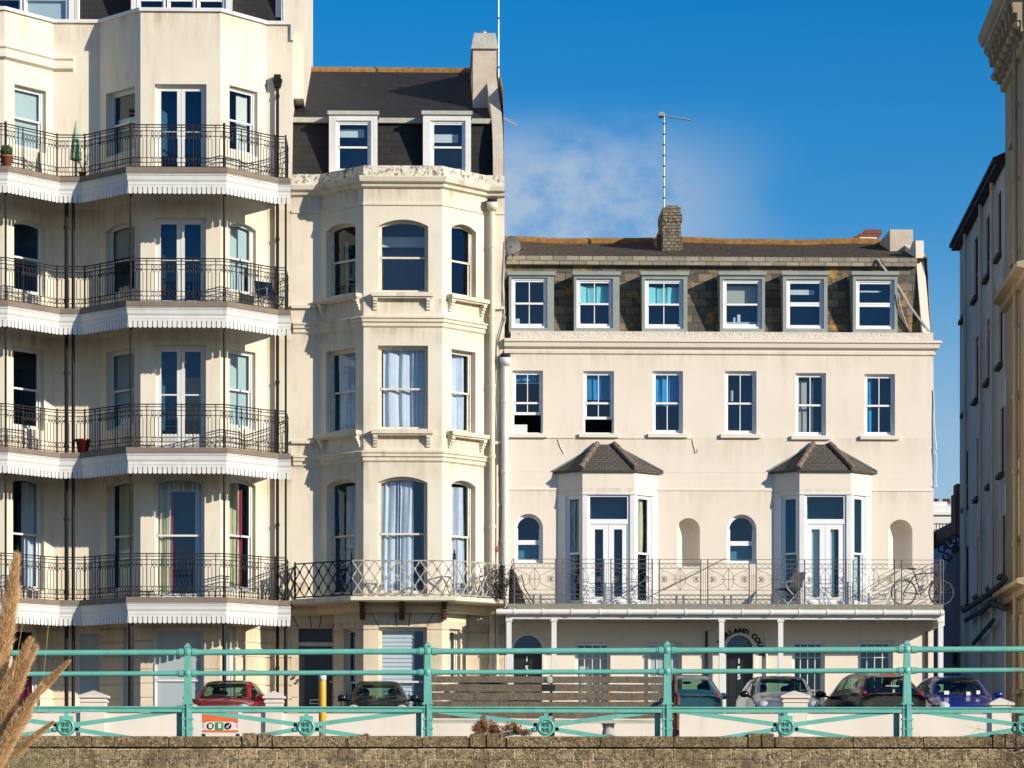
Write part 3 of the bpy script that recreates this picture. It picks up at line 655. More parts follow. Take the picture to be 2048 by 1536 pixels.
# front door with top light
a,b,v0,v1,_=gops[0][0]; f=gf[0]; zt=f.hit(631,1288)[1]; mb=MB()
mb.fb(f,a,b,-.2,-.27,v0,zt-.05); 
for (q0,q1,r0,r1) in ((.12,.45,.1,.42),(.55,.88,.1,.42),(.12,.45,.5,.95),(.55,.88,.5,.95)): rect_ring(mb,f,a+(b-a)*q0,a+(b-a)*q1,v0+(zt-v0)*r0,v0+(zt-v0)*r1,.03,-.185,-.2)
D=mb.build('front_door','black_door',MH)
mb=MB(); mb.fb(f,a,b,-.19,-.27,zt-.05,zt+.06); mb.build('transom','cream_frame',D)
mb=MB(); mb.fb(f,a,b,-.25,-.26,zt+.06,v1); mb.build('fanlight','black_door',D)
zl=f.hit(620,1403)[1]; ul=f.hit(619,1403)[0]; mb=MB(); rect_ring(mb,f,ul,ul+.30,zl-.06,zl+.06,.025,-.175,-.2); mb.build('letter_flap','brass',D)
mb=MB(); u,z=f.hit(661,1363); mb.ball(f.pt(u,-.16,z),.035); mb.build('door_knob','brass',D,True)
# body
xl,xr=WM[0].x,WM[-1].x; zr0=fz(900,237,.95)
# cornice, parapet, bands
zc=fz(805,355,-1.3)
m=MB(); mould(m,WM,[(0,zc-.26),(.10,zc-.22),(.12,zc-.15),(.22,zc-.11),(.24,zc-.06),(.26,zc),(.26,zc+.03),(0,zc+.06)]); 
m.build('cornice','band_m',MH)
m=MB(); mould(m,WM,[(0,zc+.05),(0,zp),(-.28,zp),(-.28,zc-.3)]); m.poly([(p.x,p.y,zc+.02) for p in WM]+[(xr,1,zc+.02),(xl,1,zc+.02)]); m.build('parapet','parapet_old',MH)
m=MB()
z=fz(805,409,BY); mould(m,WM,[(0,z-.03),(.035,z-.02),(.035,z+.03),(0,z+.05)]); m.build('string_course','stucco_m',MH)
for y0 in (635,904):
    m=MB(); z=fz(805,y0,BY); q=[WM[0]+Vector((.05,0))]+WM[1:5]+[V2(P(985,900,0))]
    mould(m,q,[(0,z-.27),(.05,z-.23),(.05,z-.14),(.10,z-.12),(.10,z-.05),(.14,z-.03),(.14,z),(0,z+.05)]); m.build('string_course','band_m',MH)
ledges('stucco_m',[zU-.14,zM-.14,fz(805,373,BY),fz(805,654,BY),fz(805,921,BY),MD+.5],(.36,.27,.16),.9,1.0,6.)
# sills with brackets
for zs in (zU,zM):
    for k,(x0,x1) in ((2,(743,866)),(1,(636,724)),(3,(893,968))):
        f=fm_[k]; u0=f.hit(x0,600)[0]; u1=f.hit(x1,600)[0]; u1=min(u1,f.L-.01); u0=max(u0,.0)
        m=MB(); m.fb(f,u0,u1,.22,-.14,zs-.10,zs); m.fb(f,u0+.03,u1-.03,.17,0,zs-.14,zs-.10); m.fb(f,u0+.1,u1-.1,-.02,-.16,zs,zs+.05)
        for u in (u0+.05,u1-.17):
            for (d,za,zb) in ((.17,zs-.21,zs-.14),(.13,zs-.28,zs-.21),(.09,zs-.35,zs-.28),(.05,zs-.43,zs-.35)): m.fb(f,u,u+.11,d,0,za,zb)
        m.build('sill','band_m',MH)
    for f,x0,x1 in ((fm_[0],583,630),(fm_[4],973,1008)):
        m=MB(); u0=f.hit(x0,600)[0]; u1=f.hit(x1,600)[0]; m.fb(f,max(u0,0),min(u1,f.L),.09,0,zs-.22,zs-.14); m.build('sill_band','band_m',MH)
# roof
zm0=fz(800,350,.3); zm1=fz(800,247,.9); zm2=fz(800,237,.85); Yr=7.; zrd=fz(780,143,Yr)
f=Fr((xl,0),(xr,0))
slope('mansard_slope','slate_dark',MH,xl,xr,.35,zm0-.3,.95,zm1,[(P(a,300,.32).x+.03,P(b,300,.32).x-.03,fz(700,224,.32)-.05) for a,b in ((658,755),(846,942))])
m=MB(); m.poly([(xl,.9,zm2),(xr,.9,zm2),(xr,Yr,zrd),(xl,Yr,zrd)]); m.poly([(xl,Yr,zrd),(xr,Yr,zrd),(xr,13,zm0),(xl,13,zm0)])
RO=m.build('roof','slate_dark',MH)
m=MB(); m.box(xl,xr-.3,.82,1.0,zm1,zm2+.01); m.build('ledge','lead_pale',MH)
m=MB(); m.tube([(xl,Yr,zrd),(xr,Yr,zrd)],.12,8); m.build('ridge','ridge_orange',MH)
m=MB(); m.poly([(xl,0,TZ),(xl,13,TZ),(xl,13,zm0),(xl,0,zm0)]); m.poly([(xl,13,TZ),(xr,13,TZ),(xr,13,zm0),(xl,13,zm0)])
pr=[(0,TZ),(13,TZ),(13,zm0),(Yr,zrd+.25),(1.15,zm2+.9),(.30,zp-.1),(0,zp-.1)]
m.poly([(xr,y,z) for y,z in pr]); m.build('side_and_back_wall','stucco_m',MH)
# raking gable coping on the right
zc0=zp-.1; m=MB(); pts=[(.05,zc0),(.35,zm0+.9),(.9,zm2-.3),(1.35,zm2+.65),(2.4,zm2+1.35),(Yr,zrd+.55),(13,zm0+.3)]
pts=[(.05,zc0,0),(.3,fz(1000,300,.3),0),(.6,fz(1000,258,.6),-.01),(.9,fz(1000,228,.9),-.03),(1.9,fz(1000,184,1.9),-.09),(2.6,fz(1000,153,2.6),-.13),(Yr,zrd+.55,-.13),(13,zm0+.3,-.13)]
for i in range(len(pts)-1):
    (ya,za,sa),(yb_,zb_,sb)=pts[i],pts[i+1]; w0=xr-.30; w1=xr-.02
    m.hexa([(w0,ya,zc0-1),(w1,ya,zc0-1),(w1,yb_,zc0-1),(w0,yb_,zc0-1),(w0+sa,ya,za),(w1+sa,ya,za),(w1+sb,yb_,zb_),(w0+sb,yb_,zb_)])
m.build('gable_coping','render_old',MH)
# chimney
a=P(946,150,2.3).x; b=P(993,150,2.3).x; zc1=fz(970,97,2.3); zc2=fz(970,66,2.3)
m=MB(); m.box(a,b,2.3,9.2,zm1,zc1); 
CH=m.build('chimney','render_old',MH)
m=MB(); m.hexa([(a-.05,2.22,zc1-.02),(b+.05,2.22,zc1-.02),(b+.05,9.3,zc1-.02),(a-.05,9.3,zc1-.02),(a+.03,2.3,zc2),(b-.03,2.3,zc2),(b-.03,9.2,zc2),(a+.03,9.2,zc2)]); m.build('lead_cap','lead_pale',CH)
m=MB(); m.lathe(((a+b)/2-.02,2.9,zc2-.02),[(.09,0),(.07,.08),(.07,.13),(.10,.14),(.10,.19),(.05,.24)],10); m.build('chimney_pot','alu',CH,True)
def wdormer(H,x0,x1,yt,yb,Yf,Yb,wx0,wx1,wyt,wyb,fmat,cap,spec,cm,drop=0,lw=.05):
    a=P(x0,yt,Yf); b=P(x1,yt,Yf); zt=a.z; z0=P(x0,yb,Yf).z-drop
    f=Fr((a.x,Yf),(b.x,Yf)); o=list(f.op(wx0,wx1,wyt,wyb)); o[2]=max(o[2],z0+.02)
    m=MB(); wall(m,f,z0,zt-cap,[o],.10); m.poly([f.pt(0,0,z0),f.pt(0,0,zt-cap),f.pt(0,-(Yb-Yf),zt-cap),f.pt(0,-(Yb-Yf),z0)],1); m.poly([f.pt(f.L,0,z0),f.pt(f.L,0,zt-cap),f.pt(f.L,-(Yb-Yf),zt-cap),f.pt(f.L,-(Yb-Yf),z0)],1)
    m.fb(f,-.04,f.L+.04,.06,-(Yb-Yf),zt-cap,zt,2)
    d=m.build('dormer',[fmat,cm,'lead' if fmat!='white_paint' else 'lead_pale'],H)
    window(d,f,o,sub=d,rdep=min(.7,Yb-Yf),**spec); return d,f,o
for (x0,x1,wx0,wx1,b) in ((658,755,672,742,.80),(846,942,861,931,.70)):
    wdormer(MH,x0,x1,222,350,.32,1.5,wx0,wx1,241,345,'white_paint',.10,dict(rev=.06,fm='upvc',bli=[(.05,.8,b-.08,b+.08,'blind_white',.1)],room='room'),'slate_dark',drop=.15)
# white band under left dormer edge etc: balcony of the middle house
pbk=[(587,-.9),(703,-2.15),(910,-2.15),(1003,-1.0),(1010,-.1)]
BK=[V2(P(587,1150,-.02)),]+[V2(P(x,1150,y)) for x,y in pbk]
m=MB(); m.poly([(p.x,p.y,MD) for p in BK]+[(BK[-1].x,0,MD)]); m.poly([(p.x,p.y,MD-.12) for p in BK]+[(BK[-1].x,0,MD-.12)])
mould(m,BK,[(-.02,MD),(.05,MD),(.05,MD-.10),(0,MD-.13)])
BM=m.build('balcony','band_m',MH)
m=MB(); mould(m,[p for p in off(WM,.06)],[(0,zgm-.05),(.10,zgm),(.16,zgm+.1),(.16,MD-.12),(0,MD-.12)]); m.build('balcony_moulding','stucco_lb',BM)
for x in (725,804,888):
    p=V2(P(x,1210,BY)); m=MB()
    for i in range(6): m.box(p.x-.07,p.x+.07,BY-.85+i*.14,BY,MD-.13-.07*(i+1),MD-.125-.07*i)
    m.build('bracket','rust_iron',BM)
def lattice(m,f,z0,z1,n):
    w=f.L/n; h=(z1-z0)/2; r=.021
    for i in range(n):
        for j in range(2):
            u=i*w; z=z0+j*h
            m.tube([f.pt(u,0,z),f.pt(u+w,0,z+h)],r,4,cap=False); m.tube([f.pt(u,.012,z+h),f.pt(u+w,.012,z)],r,4,cap=False)
            c=f.pt(u+w/2,.01,z+h/2)
            for k in range(6):
                a=PI*k/6*2; m.tube([c,(c[0]+f.U.x*.07*math.cos(a),c[1]+f.U.y*.07*math.cos(a),c[2]+.07*math.sin(a))],.016,3,r1=.004)
            m.ball(f.pt(u+w/2,.0,z+h/2),.04,.04,.04,6)
    for z in (z0,z1): m.tube([f.pt(0,0,z),f.pt(f.L,0,z)],.02,6)
zt=fz(805,1121,-2.15); BR=off(BK,-.04)
for k,(n,mt) in enumerate(((5,'iron_black'),(6,'iron_black'),(9,'iron_white'),(6,'iron_white'),(3,'iron_black'))):
    f=Fr(BR[k],BR[k+1]); m=MB(); lattice(m,f,MD+.05,zt,n); m.build('railing',mt,BM)
for k,mt in ((1,'iron_black'),(2,'iron_black'),(3,'iron_white'),(4,'iron_black')):
    p=BR[k]; m=MB(); m.tube([(p.x,p.y,MD),(p.x,p.y,zt+.05)],.028,6)
    if k in (2,3): m.lathe((p.x,p.y,zt+.03),[(.03,0),(.05,.04),(.03,.08),(.05,.12),(.03,.16),(.015,.20),(.025,.22),(.005,.27)],8,1)
    m.build('post',[mt,'iron_black'],BM,True)
# pipes of the middle house
def pipe(H,px,y0,y1,Y,r,mt,hop=None,step=140):
    x=P(px,(y0+y1)/2,Y).x; za=fz(px,y0,Y); zb_=fz(px,y1,Y); m=MB(); m.tube([(x,Y,zb_),(x,Y,za)],r,10)
    y=y0+step*.6
    while y<y1: z=fz(px,y,Y); m.tube([(x,Y,z),(x,Y,z+.09)],r+.018,10); m.box(x-.1,x+.1,Y+.03,0,z+.02,z+.07); y+=step
    if hop: m.hexa([(x-.11,Y-.12,za-.12),(x+.11,Y-.12,za-.12),(x+.11,0,za-.12),(x-.11,0,za-.12),(x-.15,Y-.16,za+.08),(x+.15,Y-.16,za+.08),(x+.15,0,za+.08),(x-.15,0,za+.08)]); m.box(x-.13,x+.13,Y-.14,0,za+.08,za+.18,1)
    return m.build('rain_pipe',[mt,'black_matt'],H,True)
pipe(MH,984.5,412,1475,-.13,.075,'pipe_cream',1); pipe(MH,994,930,1475,-.08,.04,'pipe_cream')
def wire(name,H,pts,r,mt,sag=0):
    m=MB(); out=[]
    for i in range(len(pts)-1):
        a,b=Vector(pts[i]),Vector(pts[i+1]); n=6
        for k in range(n): t=k/n; q=a.lerp(b,t); q.z-=sag*math.sin(PI*t); q.x+=.005*math.sin(i*3+k); out.append(q)
    out.append(Vector(pts[-1])); m.tube(out,r,4); return m.build(name,mt,H)
wire('cable',MH,[P(1011,500,-.05),P(1008,600,-.05),P(1011,640,-.05),P(995,700,-.05),P(990,800,-.05),P(996,900,-.05),P(992,1000,-.05),P(997,1150,-.05)],.012,'pipe_white')
wire('cable',MH,[P(1013,480,-.06),P(1009,560,-.06),P(1013,620,-.06),P(998,680,-.06),P(1000,800,-.06),P(998,960,-.06),P(1004,1010,-.06),P(996,1100,-.06)],.010,'dark_trim')
wire('cable',MH,[P(1002,720,-.1),P(1004,880,-.1),P(1001,980,-.1),P(1006,1020,-.1),P(1001,1110,-.1)],.012,'pipe_white')
m=MB(); p=P(991,1098,-.12); m.ball(p,.10,.05,.10); m.build('junction_box','terracotta',MH,True)
# basement spikes
for (x0,x1) in ((682,705),(818,848)):
    m=MB(); a=P(x0,1400,-2.8); b=P(x1,1400,-2.8); n=max(3,round((x1-x0)/11)+1); z=fz(x0,1386,-2.8)
    for i in range(n):
        x=a.x+(b.x-a.x)*i/(n-1); m.tube([(x,a.y,TZ),(x,a.y,z-.1)],.014,5); m.tube([(x,a.y,z-.1),(x,a.y,z+.05)],.028,5,r1=.002)
    m.tube([(a.x-.1,a.y,z-.2),(b.x+.1,a.y,z-.2)],.018,5); solo(m,'area_railing','iron_black','short spiked iron railing just '+('right' if x0>800 else 'left')+' of the dark hatchback by the narrow house','railing',(a.x,a.y,TZ),'spiked area railings')
# ================================================================ RIGHT HOUSE
RH=thing('terrace_house','wide pale pink stucco house with six grey dormers and a long railed veranda','house',(6,-.8,TZ))
X0=P(1010,900,0).x; X1=P(1867,900,0).x; fr=Fr((X0,0),(X1,0)); hz=lambda y,px=1440,Y=0: P(px,y,Y).z
zpar=hz(664,1440); zcor=hz(692); rop=[]; rw=[]
def addr(x0,x1,yt,yb,arch,spec,wall_=True):
    o=list(fr.op(x0,x1,yt,yb,arch)); rop.append(o)
    if spec is not None: rw.append((o,spec))
    return o
SR=dict(fm='upvc',rev=.10,vb=1,sill=(.12,.09,.10),sillm='stucco_r')
addr(1025,1086,741,868,0,dict(lift=.48,room='room_dark',bli=[(0,1,.82,.84,'blind_white',.1),(.0,.5,.0,.17,'blind_white',.05)],cur=[(.02,1,.84,1,'curtain_blue',3)],**SR))
addr(1167,1228,742,868,0,dict(lift=.36,room='room_dark',bli=[(0,.8,.50,.54,'blind_white',.1)],cur=[(.02,1,.55,1,'curtain_blue',4)],**SR))
addr(1305,1366,742,868,0,dict(cur=[(.02,1,.45,1,'curtain_blue',4)],**SR))
addr(1450,1513,742,869,0,dict(bli=[(.2,.3,.55,.72,'blind_white',.1),(.08,.5,0,.10,'leaf_green',.1)],**SR))
addr(1591,1652,746,872,0,dict(bli=[(.0,.42,.0,.90,'blind_tan',.1),(.52,.64,.0,.90,'blind_tan',.1)],**SR))
addr(1729,1790,748,872,0,dict(cur=[(.0,.3,.0,1,'curtain_blue',2)],**SR))
addr(1029,1086,1027,1126,29,dict(fm='upvc',rev=.14,st='casement',mid=.42,gl='glass',sw=.05,bli=[(.1,.9,.05,.40,'room_teal',.1,0)]))
addr(1454,1513,1029,1128,29,dict(fm='upvc',rev=.14,st='casement',mid=.42,gl='glass',sw=.05,room='room_grey',bli=[(.1,.9,.05,.40,'room_teal',.1,0)]))
nich=[addr(1354,1400,1036,1133,23,None),addr(1777,1825,1039,1138,24,None)]
bays=[(1116,1165,1269,1315),(1547,1599,1702,1743)]
BYR=-.57
VD=hz(1208,1440,-1.6)
for b in bays:      # the wall behind a bay stays open
    o=[P(b[0]+6,1000,0).x-X0,P(b[3]-6,1000,0).x-X0,VD,hz(945),0]; rop.append(o)
ledges('stucco_r',[hz(703),hz(876),hz(982),hz(1150)],(.52,.43,.32),.75,1.1,6.)
# ground
G0=TZ+.6
DR=dict(fm='white_paint',rev=.14)
d1=addr(1027,1084,1271,1475,27,None); d2=addr(1452,1506,1271,1475,26,None)
for d in (d1,d2): d[2]=TZ+.05
addr(1150,1221,1284,1420,0,dict(vb=3,hb=1,mid=.55,gl='glass_clear',bli=[(.1,.9,0,.9,'blind_white',.2)],**DR)); addr(1295,1364,1284,1420,0,dict(vb=3,hb=1,mid=.55,gl='frost',**DR))
addr(1584,1650,1281,1420,0,dict(vb=3,hb=1,mid=.55,sill=(.1,.08,.09),**DR)); addr(1716,1786,1281,1420,0,dict(vb=3,hb=1,mid=.55,sill=(.1,.08,.09),**DR))
m=MB(); wall(m,fr,TZ-.1,zcor,[o for o in rop],.16)
# niches: half-round recess with domed head
for o in nich:
    u0,u1,v0,v1,rs=o; um=(u0+u1)/2; rr=(u1-u0)/2; sp=v1-rs; n=12
    for i in range(n):
        a0=PI*i/n; a1=PI*(i+1)/n
        g=lambda a: (um-rr*math.cos(a),-.16-rr*.8*math.sin(a))
        (p0,q0),(p1,q1)=g(a0),g(a1)
        m.poly([fr.pt(p0,q0,v0),fr.pt(p1,q1,v0),fr.pt(p1,q1,sp),fr.pt(p0,q0,sp)])
        for j in range(6):
            b0=PI/2*j/6; b1=PI/2*(j+1)/6
            h=lambda a,b: fr.pt(um-rr*math.cos(a)*math.cos(b),-.16-rr*.8*math.sin(a)*math.cos(b),sp+rs*math.sin(b))
            m.poly([h(a0,b0),h(a1,b0),h(a1,b1),h(a0,b1)])
    m.poly([fr.pt(um-rr,-.16,v0)]+[fr.pt(um-rr*math.cos(PI*i/n),-.16-rr*.8*math.sin(PI*i/n),v0) for i in range(n+1)])
m.build('wall','stucco_r',RH)
for o,s in rw: window(RH,fr,o,**s)
z=hz(980)
for x0,x1 in ((1018,1117),(1316,1548),(1744,1866)): m=MB(); a,b=P(x0,980,0).x,P(x1,980,0).x; m.box(a,b,-.018,0,z-.02,z+.02); m.build('string_course','stucco_r',RH)
z=hz(944); 
for x0,x1 in ((1324,1540),(1752,1866),(1018,1105)): m=MB(); a,b=P(x0,980,0).x,P(x1,980,0).x; m.box(a,b,-.006,0,z-.01,z+.0); m.build('string_course','stucco_r',RH)
# doors
def adoor(o,nums,lab):
    u0,u1,v0,v1,rs=o; sp=v1-rs; m=MB(); mb=MB()
    A=arc(u0,u1,sp,rs); B=arc(u0-.075,u1+.075,sp,rs+.075)
    for i in range(len(A)-1):
        g=lambda q,d: fr.pt(q[0],d,q[1])
        m.poly([g(A[i],.05),g(A[i+1],.05),g(B[i+1],.05),g(B[i],.05)]); m.poly([g(B[i],.05),g(B[i+1],.05),g(B[i+1],0),g(B[i],0)]); m.poly([g(A[i],.05),g(A[i+1],.05),g(A[i+1],-.02),g(A[i],-.02)])
    m.fb(fr,u0-.075,u0-.003,.05,0,v0,sp); m.fb(fr,u1+.003,u1+.075,.05,0,v0,sp)
    m.build('door_surround','white_paint',RH)
    zt=sp-.02
    mb.fb(fr,u0,u1,-.16,-.24,v0,zt-.06); 
    for (q0,q1,r0,r1) in ((.12,.46,.06,.40),(.54,.88,.06,.40),(.12,.46,.47,.95),(.54,.88,.47,.95)): rect_ring(mb,fr,u0+(u1-u0)*q0,u0+(u1-u0)*q1,v0+(zt-v0)*r0,v0+(zt-v0)*r1,.03,-.145,-.16)
    D=mb.build('front_door','black_door',RH)
    mb=MB(); mb.fb(fr,u0,u1,-.15,-.24,zt-.06,zt+.03); mb.build('transom','white_paint' if lab else 'black_door',D)
    mb=MB(); mb.poly([fr.pt(u0,-.2,zt+.03),fr.pt(u1,-.2,zt+.03)]+[fr.pt(x,-.2,y) for x,y in arc(u0,u1,sp,rs)[::-1]]); mb.poly([fr.pt(u0,-.3,zt),fr.pt(u1,-.3,zt),fr.pt(u1,-.3,v1),fr.pt(u0,-.3,v1)],1); mb.build('fanlight',['glass','room_dark'],D)
    return D
def text(par,s,mt,size,M4,depth=.01,bold=0,name='lettering'):
    cu=bpy.data.curves.new('t','FONT'); cu.body=s; cu.size=size; cu.extrude=depth; cu.align_x='CENTER'; cu.offset=bold; cu.resolution_u=2
    to=bpy.data.objects.new('t',cu); COL.objects.link(to); dg=bpy.context.evaluated_depsgraph_get(); me=bpy.data.meshes.new_from_object(to.evaluated_get(dg)); bpy.data.objects.remove(to)
    me.transform(M4); v=[tuple(x.co) for x in me.vertices]; f=[tuple(p.vertices) for p in me.polygons]; bpy.data.meshes.remove(me)
    m=MB(); m.v=v; m.f=f; m.m=[0]*len(f); return m
def face_at(x,y,z,rz=0): return Matrix.Translation((x,y,z))@Matrix.Rotation(R(90),4,'X')@Matrix.Rotation(rz,4,'Z')
def merge(ms):
    o=MB()
    for m in ms:
        n=len(o.v); o.v+=m.v; o.f+=[tuple(i+n for i in f) for f in m.f]; o.m+=m.m
    return o
D=adoor(d1,'151',0); x=X0+(d1[0]+d1[1])/2
merge([text(0,c,'upvc',.19,face_at(x-.02,.14,hz(y,1050)),.008,.006) for c,y in (('1',1322),('5',1341),('1',1360))]).build('door_number','pipe_white',D)
D=adoor(d2,'',1); x=X0+(d2[0]+d2[1])/2
merge([text(0,c,'upvc',.19,face_at(x+.0,.14,hz(y,1478)),.008,.006) for c,y in (('1',1326),('5',1342),('5',1358))]).build('door_number','pipe_white',D)
cx=x; cz=hz(1306.5,1478); rr=.535; ms=[]; word='CUMBERLAND COURT'; A0=R(108); A1=R(-100)
adv=[.9,1,1.15,.95,.9,1,.9,1,1.05,1.05,.7,.9,1.05,1,1,.9]; tot=sum(adv); acc=0
for c,w in zip(word,adv):
    a=A0+(A1-A0)*(acc+w/2)/tot; acc+=w
    if c!=' ' and a<R(66): ms.append(text(0,c,'x',.19,face_at(cx-math.sin(a)*rr,-.01,cz+math.cos(a)*rr,a),.012,.009))
merge(ms).build('house_name','black_matt',RH)
# numbers 152 by the narrow house's door
ms=[text(0,c,'x',.17,face_at(P(px,py,0).x,-.04,P(px,py,0).z,R(-35)),.01,.004) for c,px,py in (('1',578,1352),('5',586,1358),('2',593,1366))]
merge(ms).build('door_number','black_matt',MH)
# cornice and parapet
XL=P(1003,680,-.1).x; q=[V2((X0-.02,0)),V2((X1,0)),V2((X1,10))]
m=MB(); mould(m,q,[(0,zcor-.24),(.05,zcor-.22),(.05,zcor-.15),(.02,zcor-.14),(.02,zcor-.09),(.13,zcor-.05),(.15,zcor+.05),(.2,zcor+.08),(.2,zcor+.14),(.04,zcor+.18)]); m.build('cornice','stucco_r',RH)
m=MB(); mould(m,[V2((X0+.15,0)),V2((X1-.05,0)),V2((X1-.05,10))],[(.03,zcor+.16),(.05,zpar),(-.25,zpar),(-.25,zcor)]); m.build('parapet','parapet_r',RH)
# roof
zA=zpar-.25; z1=hz(531,1440,1.0); z2=hz(516,1440,.95); z3=hz(487,1440,5.)
slope('mansard_slope','slate_old',RH,X0,X1,.3,zA,1.05,z1,[(P(a,600,.12).x+.03,P(b,600,.12).x-.03,P(1440,545,.12).z-.08) for a,b in ((1018,1108),(1148,1239),(1284,1375),(1440,1530),(1566,1655),(1706,1795))])
m=MB(); m.poly([(X0-.1,10,zA),(X1,10,zA),(X1,5,z3),(X0-.1,5,z3)]); m.build('rear_slope','slate_old',RH)
m=MB(); xs=[X0+(X1-X0)*i/24 for i in range(25)]; sag=[.022*math.sin(i*.55+2)+.012*math.sin(i*1.3) for i in range(25)]
for i in range(24): m.poly([(xs[i],.9,z2),(xs[i+1],.9,z2),(xs[i+1],5,z3+sag[i+1]),(xs[i],5,z3+sag[i])])
RR=m.build('roof','roof_moss',RH)
m=MB(); m.tube([(xs[i],4.98,z3+sag[i]+.02) for i in range(25)],.13,8); m.build('ridge','ridge_orange',RR)
m=MB(); m.box(X0+.05,X1-.3,.84,1.1,z1-.02,z2+.012); m.build('slate_course','slate_band',RH)
m=MB(); pr=[(0,TZ),(10,TZ),(10,zA),(5,z3+.2),(1.0,z2+.1),(.3,zA),(0,zA)]; m.poly([(X1,y,z) for y,z in pr]); m.poly([(X0,10,TZ),(X1,10,TZ),(X1,10,zA),(X0,10,zA)]); m.build('side_and_back_wall','wall_pink',RH)
m=MB(); gp_=[(.1,zpar-.05),(.35,zA+.75),(1.15,z1+.25),(1.2,z2+.55),(1.7,z2+.62),(2.2,z2+.5),(5,z3+.25)]
for i in range(len(gp_)-1):
    (a,za),(b,zb)=gp_[i],gp_[i+1]; m.hexa([(X1-.28,a,za-1.5),(X1-.06,a,za-1.5),(X1-.06,b,zb-1.5),(X1-.28,b,zb-1.5),(X1-.28,a,za),(X1-.06,a,za),(X1-.06,b,zb),(X1-.28,b,zb)])
m.build('gable_coping','stucco_r',RH)
DS=dict(rev=.07,fm='upvc',sw=.045,fw=.06)
DM=[(1018,1108,1023,1095,555,656,dict(vb=1,bli=[(.04,.24,.02,.22,'blind_white',.1),(0,1,.0,.06,'blind_white',.1)],**DS)),
 (1148,1239,1153,1226,557,656,dict(vb=1,cur=[(.02,.92,.52,.88,'blind_teal',2)],**DS)),
 (1284,1375,1290,1367,558,657,dict(vb=1,cur=[(.02,.98,.5,.86,'blind_teal',2)],**DS)),
 (1440,1530,1446,1524,558,657,dict(bli=[(.03,.9,.5,.9,'blind_tan',.15),(0,.9,.0,.16,'frost_pale',.05),(.40,.48,.16,.32,'blind_white',.12),(.3,.35,.16,.26,'blind_white',.12)],**DS)),
 (1566,1655,1573,1648,558,657,dict(st='casement',bli=[(.05,.78,.72,.82,'blind_white',.1)],**DS)),
 (1706,1795,1712,1789,559,658,dict(st='casement',bli=[(.05,.72,.78,.81,'blind_white',.1)],**DS))]
for x0,x1,a,b,yt,yb,s in DM: wdormer(RH,x0,x1,543,662,.12,1.0,a,b,yt,yb,'lead',.10,s,'lead',drop=.05)
# chimneys
a=P(1325,450,2.6).x; b=P(1366,450,2.6).x; za=hz(500,1345,2.6); zb=hz(414,1345,2.6)
m=MB(); n=9; rnd.seed(3)
for i in range(n):
    j=rnd.uniform(-.03,.03); t0=za-.6+(zb-za+.6)*i/n; t1=za-.6+(zb-za+.6)*(i+1)/n; m.box(a+.02*i/n+j*.5,b-.05*i/n+j,2.6-j*.5,4.4,t0,t1)
C=m.build('chimney','flint',RH); m=MB(); m.box(a+.12,b-.14,2.7,3.2,zb-.02,zb+.07); m.build('cap_tile','hip_tile',C)
m=MB(); m.box(a-.1,a+.02,3.2,4.9,za-.6,za+.55); m.build('flue','flint',C)
a=P(1780,480,3).x; b=P(1826,480,3).x; zb=hz(459,1800,3); m=MB(); m.box(a,b,3,6.8,z2-.2,zb); m.build('chimney','render_old',RH)
a=P(1717,480,5.6).x; b=P(1752,480,5.6).x; m=MB(); m.box(a,b,5.4,6.3,z3-.5,hz(474,1735,5.4)); C=m.build('chimney','wall_pink',RH)
m=MB(); x=(a+b)/2
zk=hz(474,1735,5.4)
for (a0,a1,b0,b1) in ((-.42,.22,-.12,.06),(-.28,.34,.04,.14),(-.12,.40,.12,.24)): m.hexa([(x+a0,5.5,zk+b0),(x+a1,5.5,zk+b0),(x+a1,6.2,zk+b0),(x+a0,6.2,zk+b0),(x+a0+.05,5.52,zk+b1),(x+a1+.02,5.52,zk+b1),(x+a1+.02,6.2,zk+b1),(x+a0+.05,6.2,zk+b1)])
m.build('broken_brickwork','brick_red',C)
# strap of cables on the slates
wire('cable',RH,[P(1755,518,.8),P(1765,532,.6),P(1795,570,.3),P(1822,615,.2),P(1858,663,.0)],.035,'lead_pale')
wire('cable',RH,[P(1760,520,.8),P(1790,565,.5),P(1820,610,.3),P(1850,655,.1)],.03,'dark_trim')
wire('cable',RH,[P(1796,585,.05),P(1802,615,.05),P(1815,655,.0)],.015,'lead_pale')
wire('cable',RH,[P(1018,876,-.02),P(1120,876,-.02),P(1300,877,-.02),P(1385,877,-.02),P(1391,905,-.02),P(1396,905,-.02),P(1395,898,-.02)],.010,'band_m')
wire('cable',RH,[P(1867,780,-.02),P(1870,860,-.05),P(1873,900,-.08),P(1869,895,-.05),P(1874,915,-.08),P(1872,960,-.05),P(1874,975,-.05),P(1869,970,-.05)],.014,'pipe_white')
wire('cable',RH,[P(1116,878,-.02),P(1120,890,-.02),P(1128,908,-.02)],.010,'band_m')
pipe(RH,1010.5,722,1212,-.14,.085,'pipe_white',1)
# satellite dish on the boundary wall
m=MB(); c=Vector(P(1024,492,.35)); n=14
for i in range(5):
    for k in range(n):
        g=lambda i,k: (c.x+.02-.30*(i/5)*math.cos(2*PI*k/n)*.75-.10*(1-(i/5)**2),c.y-.22*(i/5)*math.cos(2*PI*k/n),c.z+.28*(i/5)*math.sin(2*PI*k/n))
        m.poly([g(i,k),g(i+1,k),g(i+1,k+1),g(i,k+1)])
m.tube([c,(c.x-.25,c.y+.1,c.z-.2)],.02,6); m.tube([(c.x+.02,c.y-.05,c.z-.27),(c.x+.28,c.y-.2,c.z-.12)],.012,5); m.ball((c.x+.3,c.y-.22,c.z-.1),.04)
solo(m,'satellite_dish','iron_grey','dark grey satellite dish on the side of the narrow house above the first dormer','dish',(c.x,c.y,c.z-.3),smooth=True)
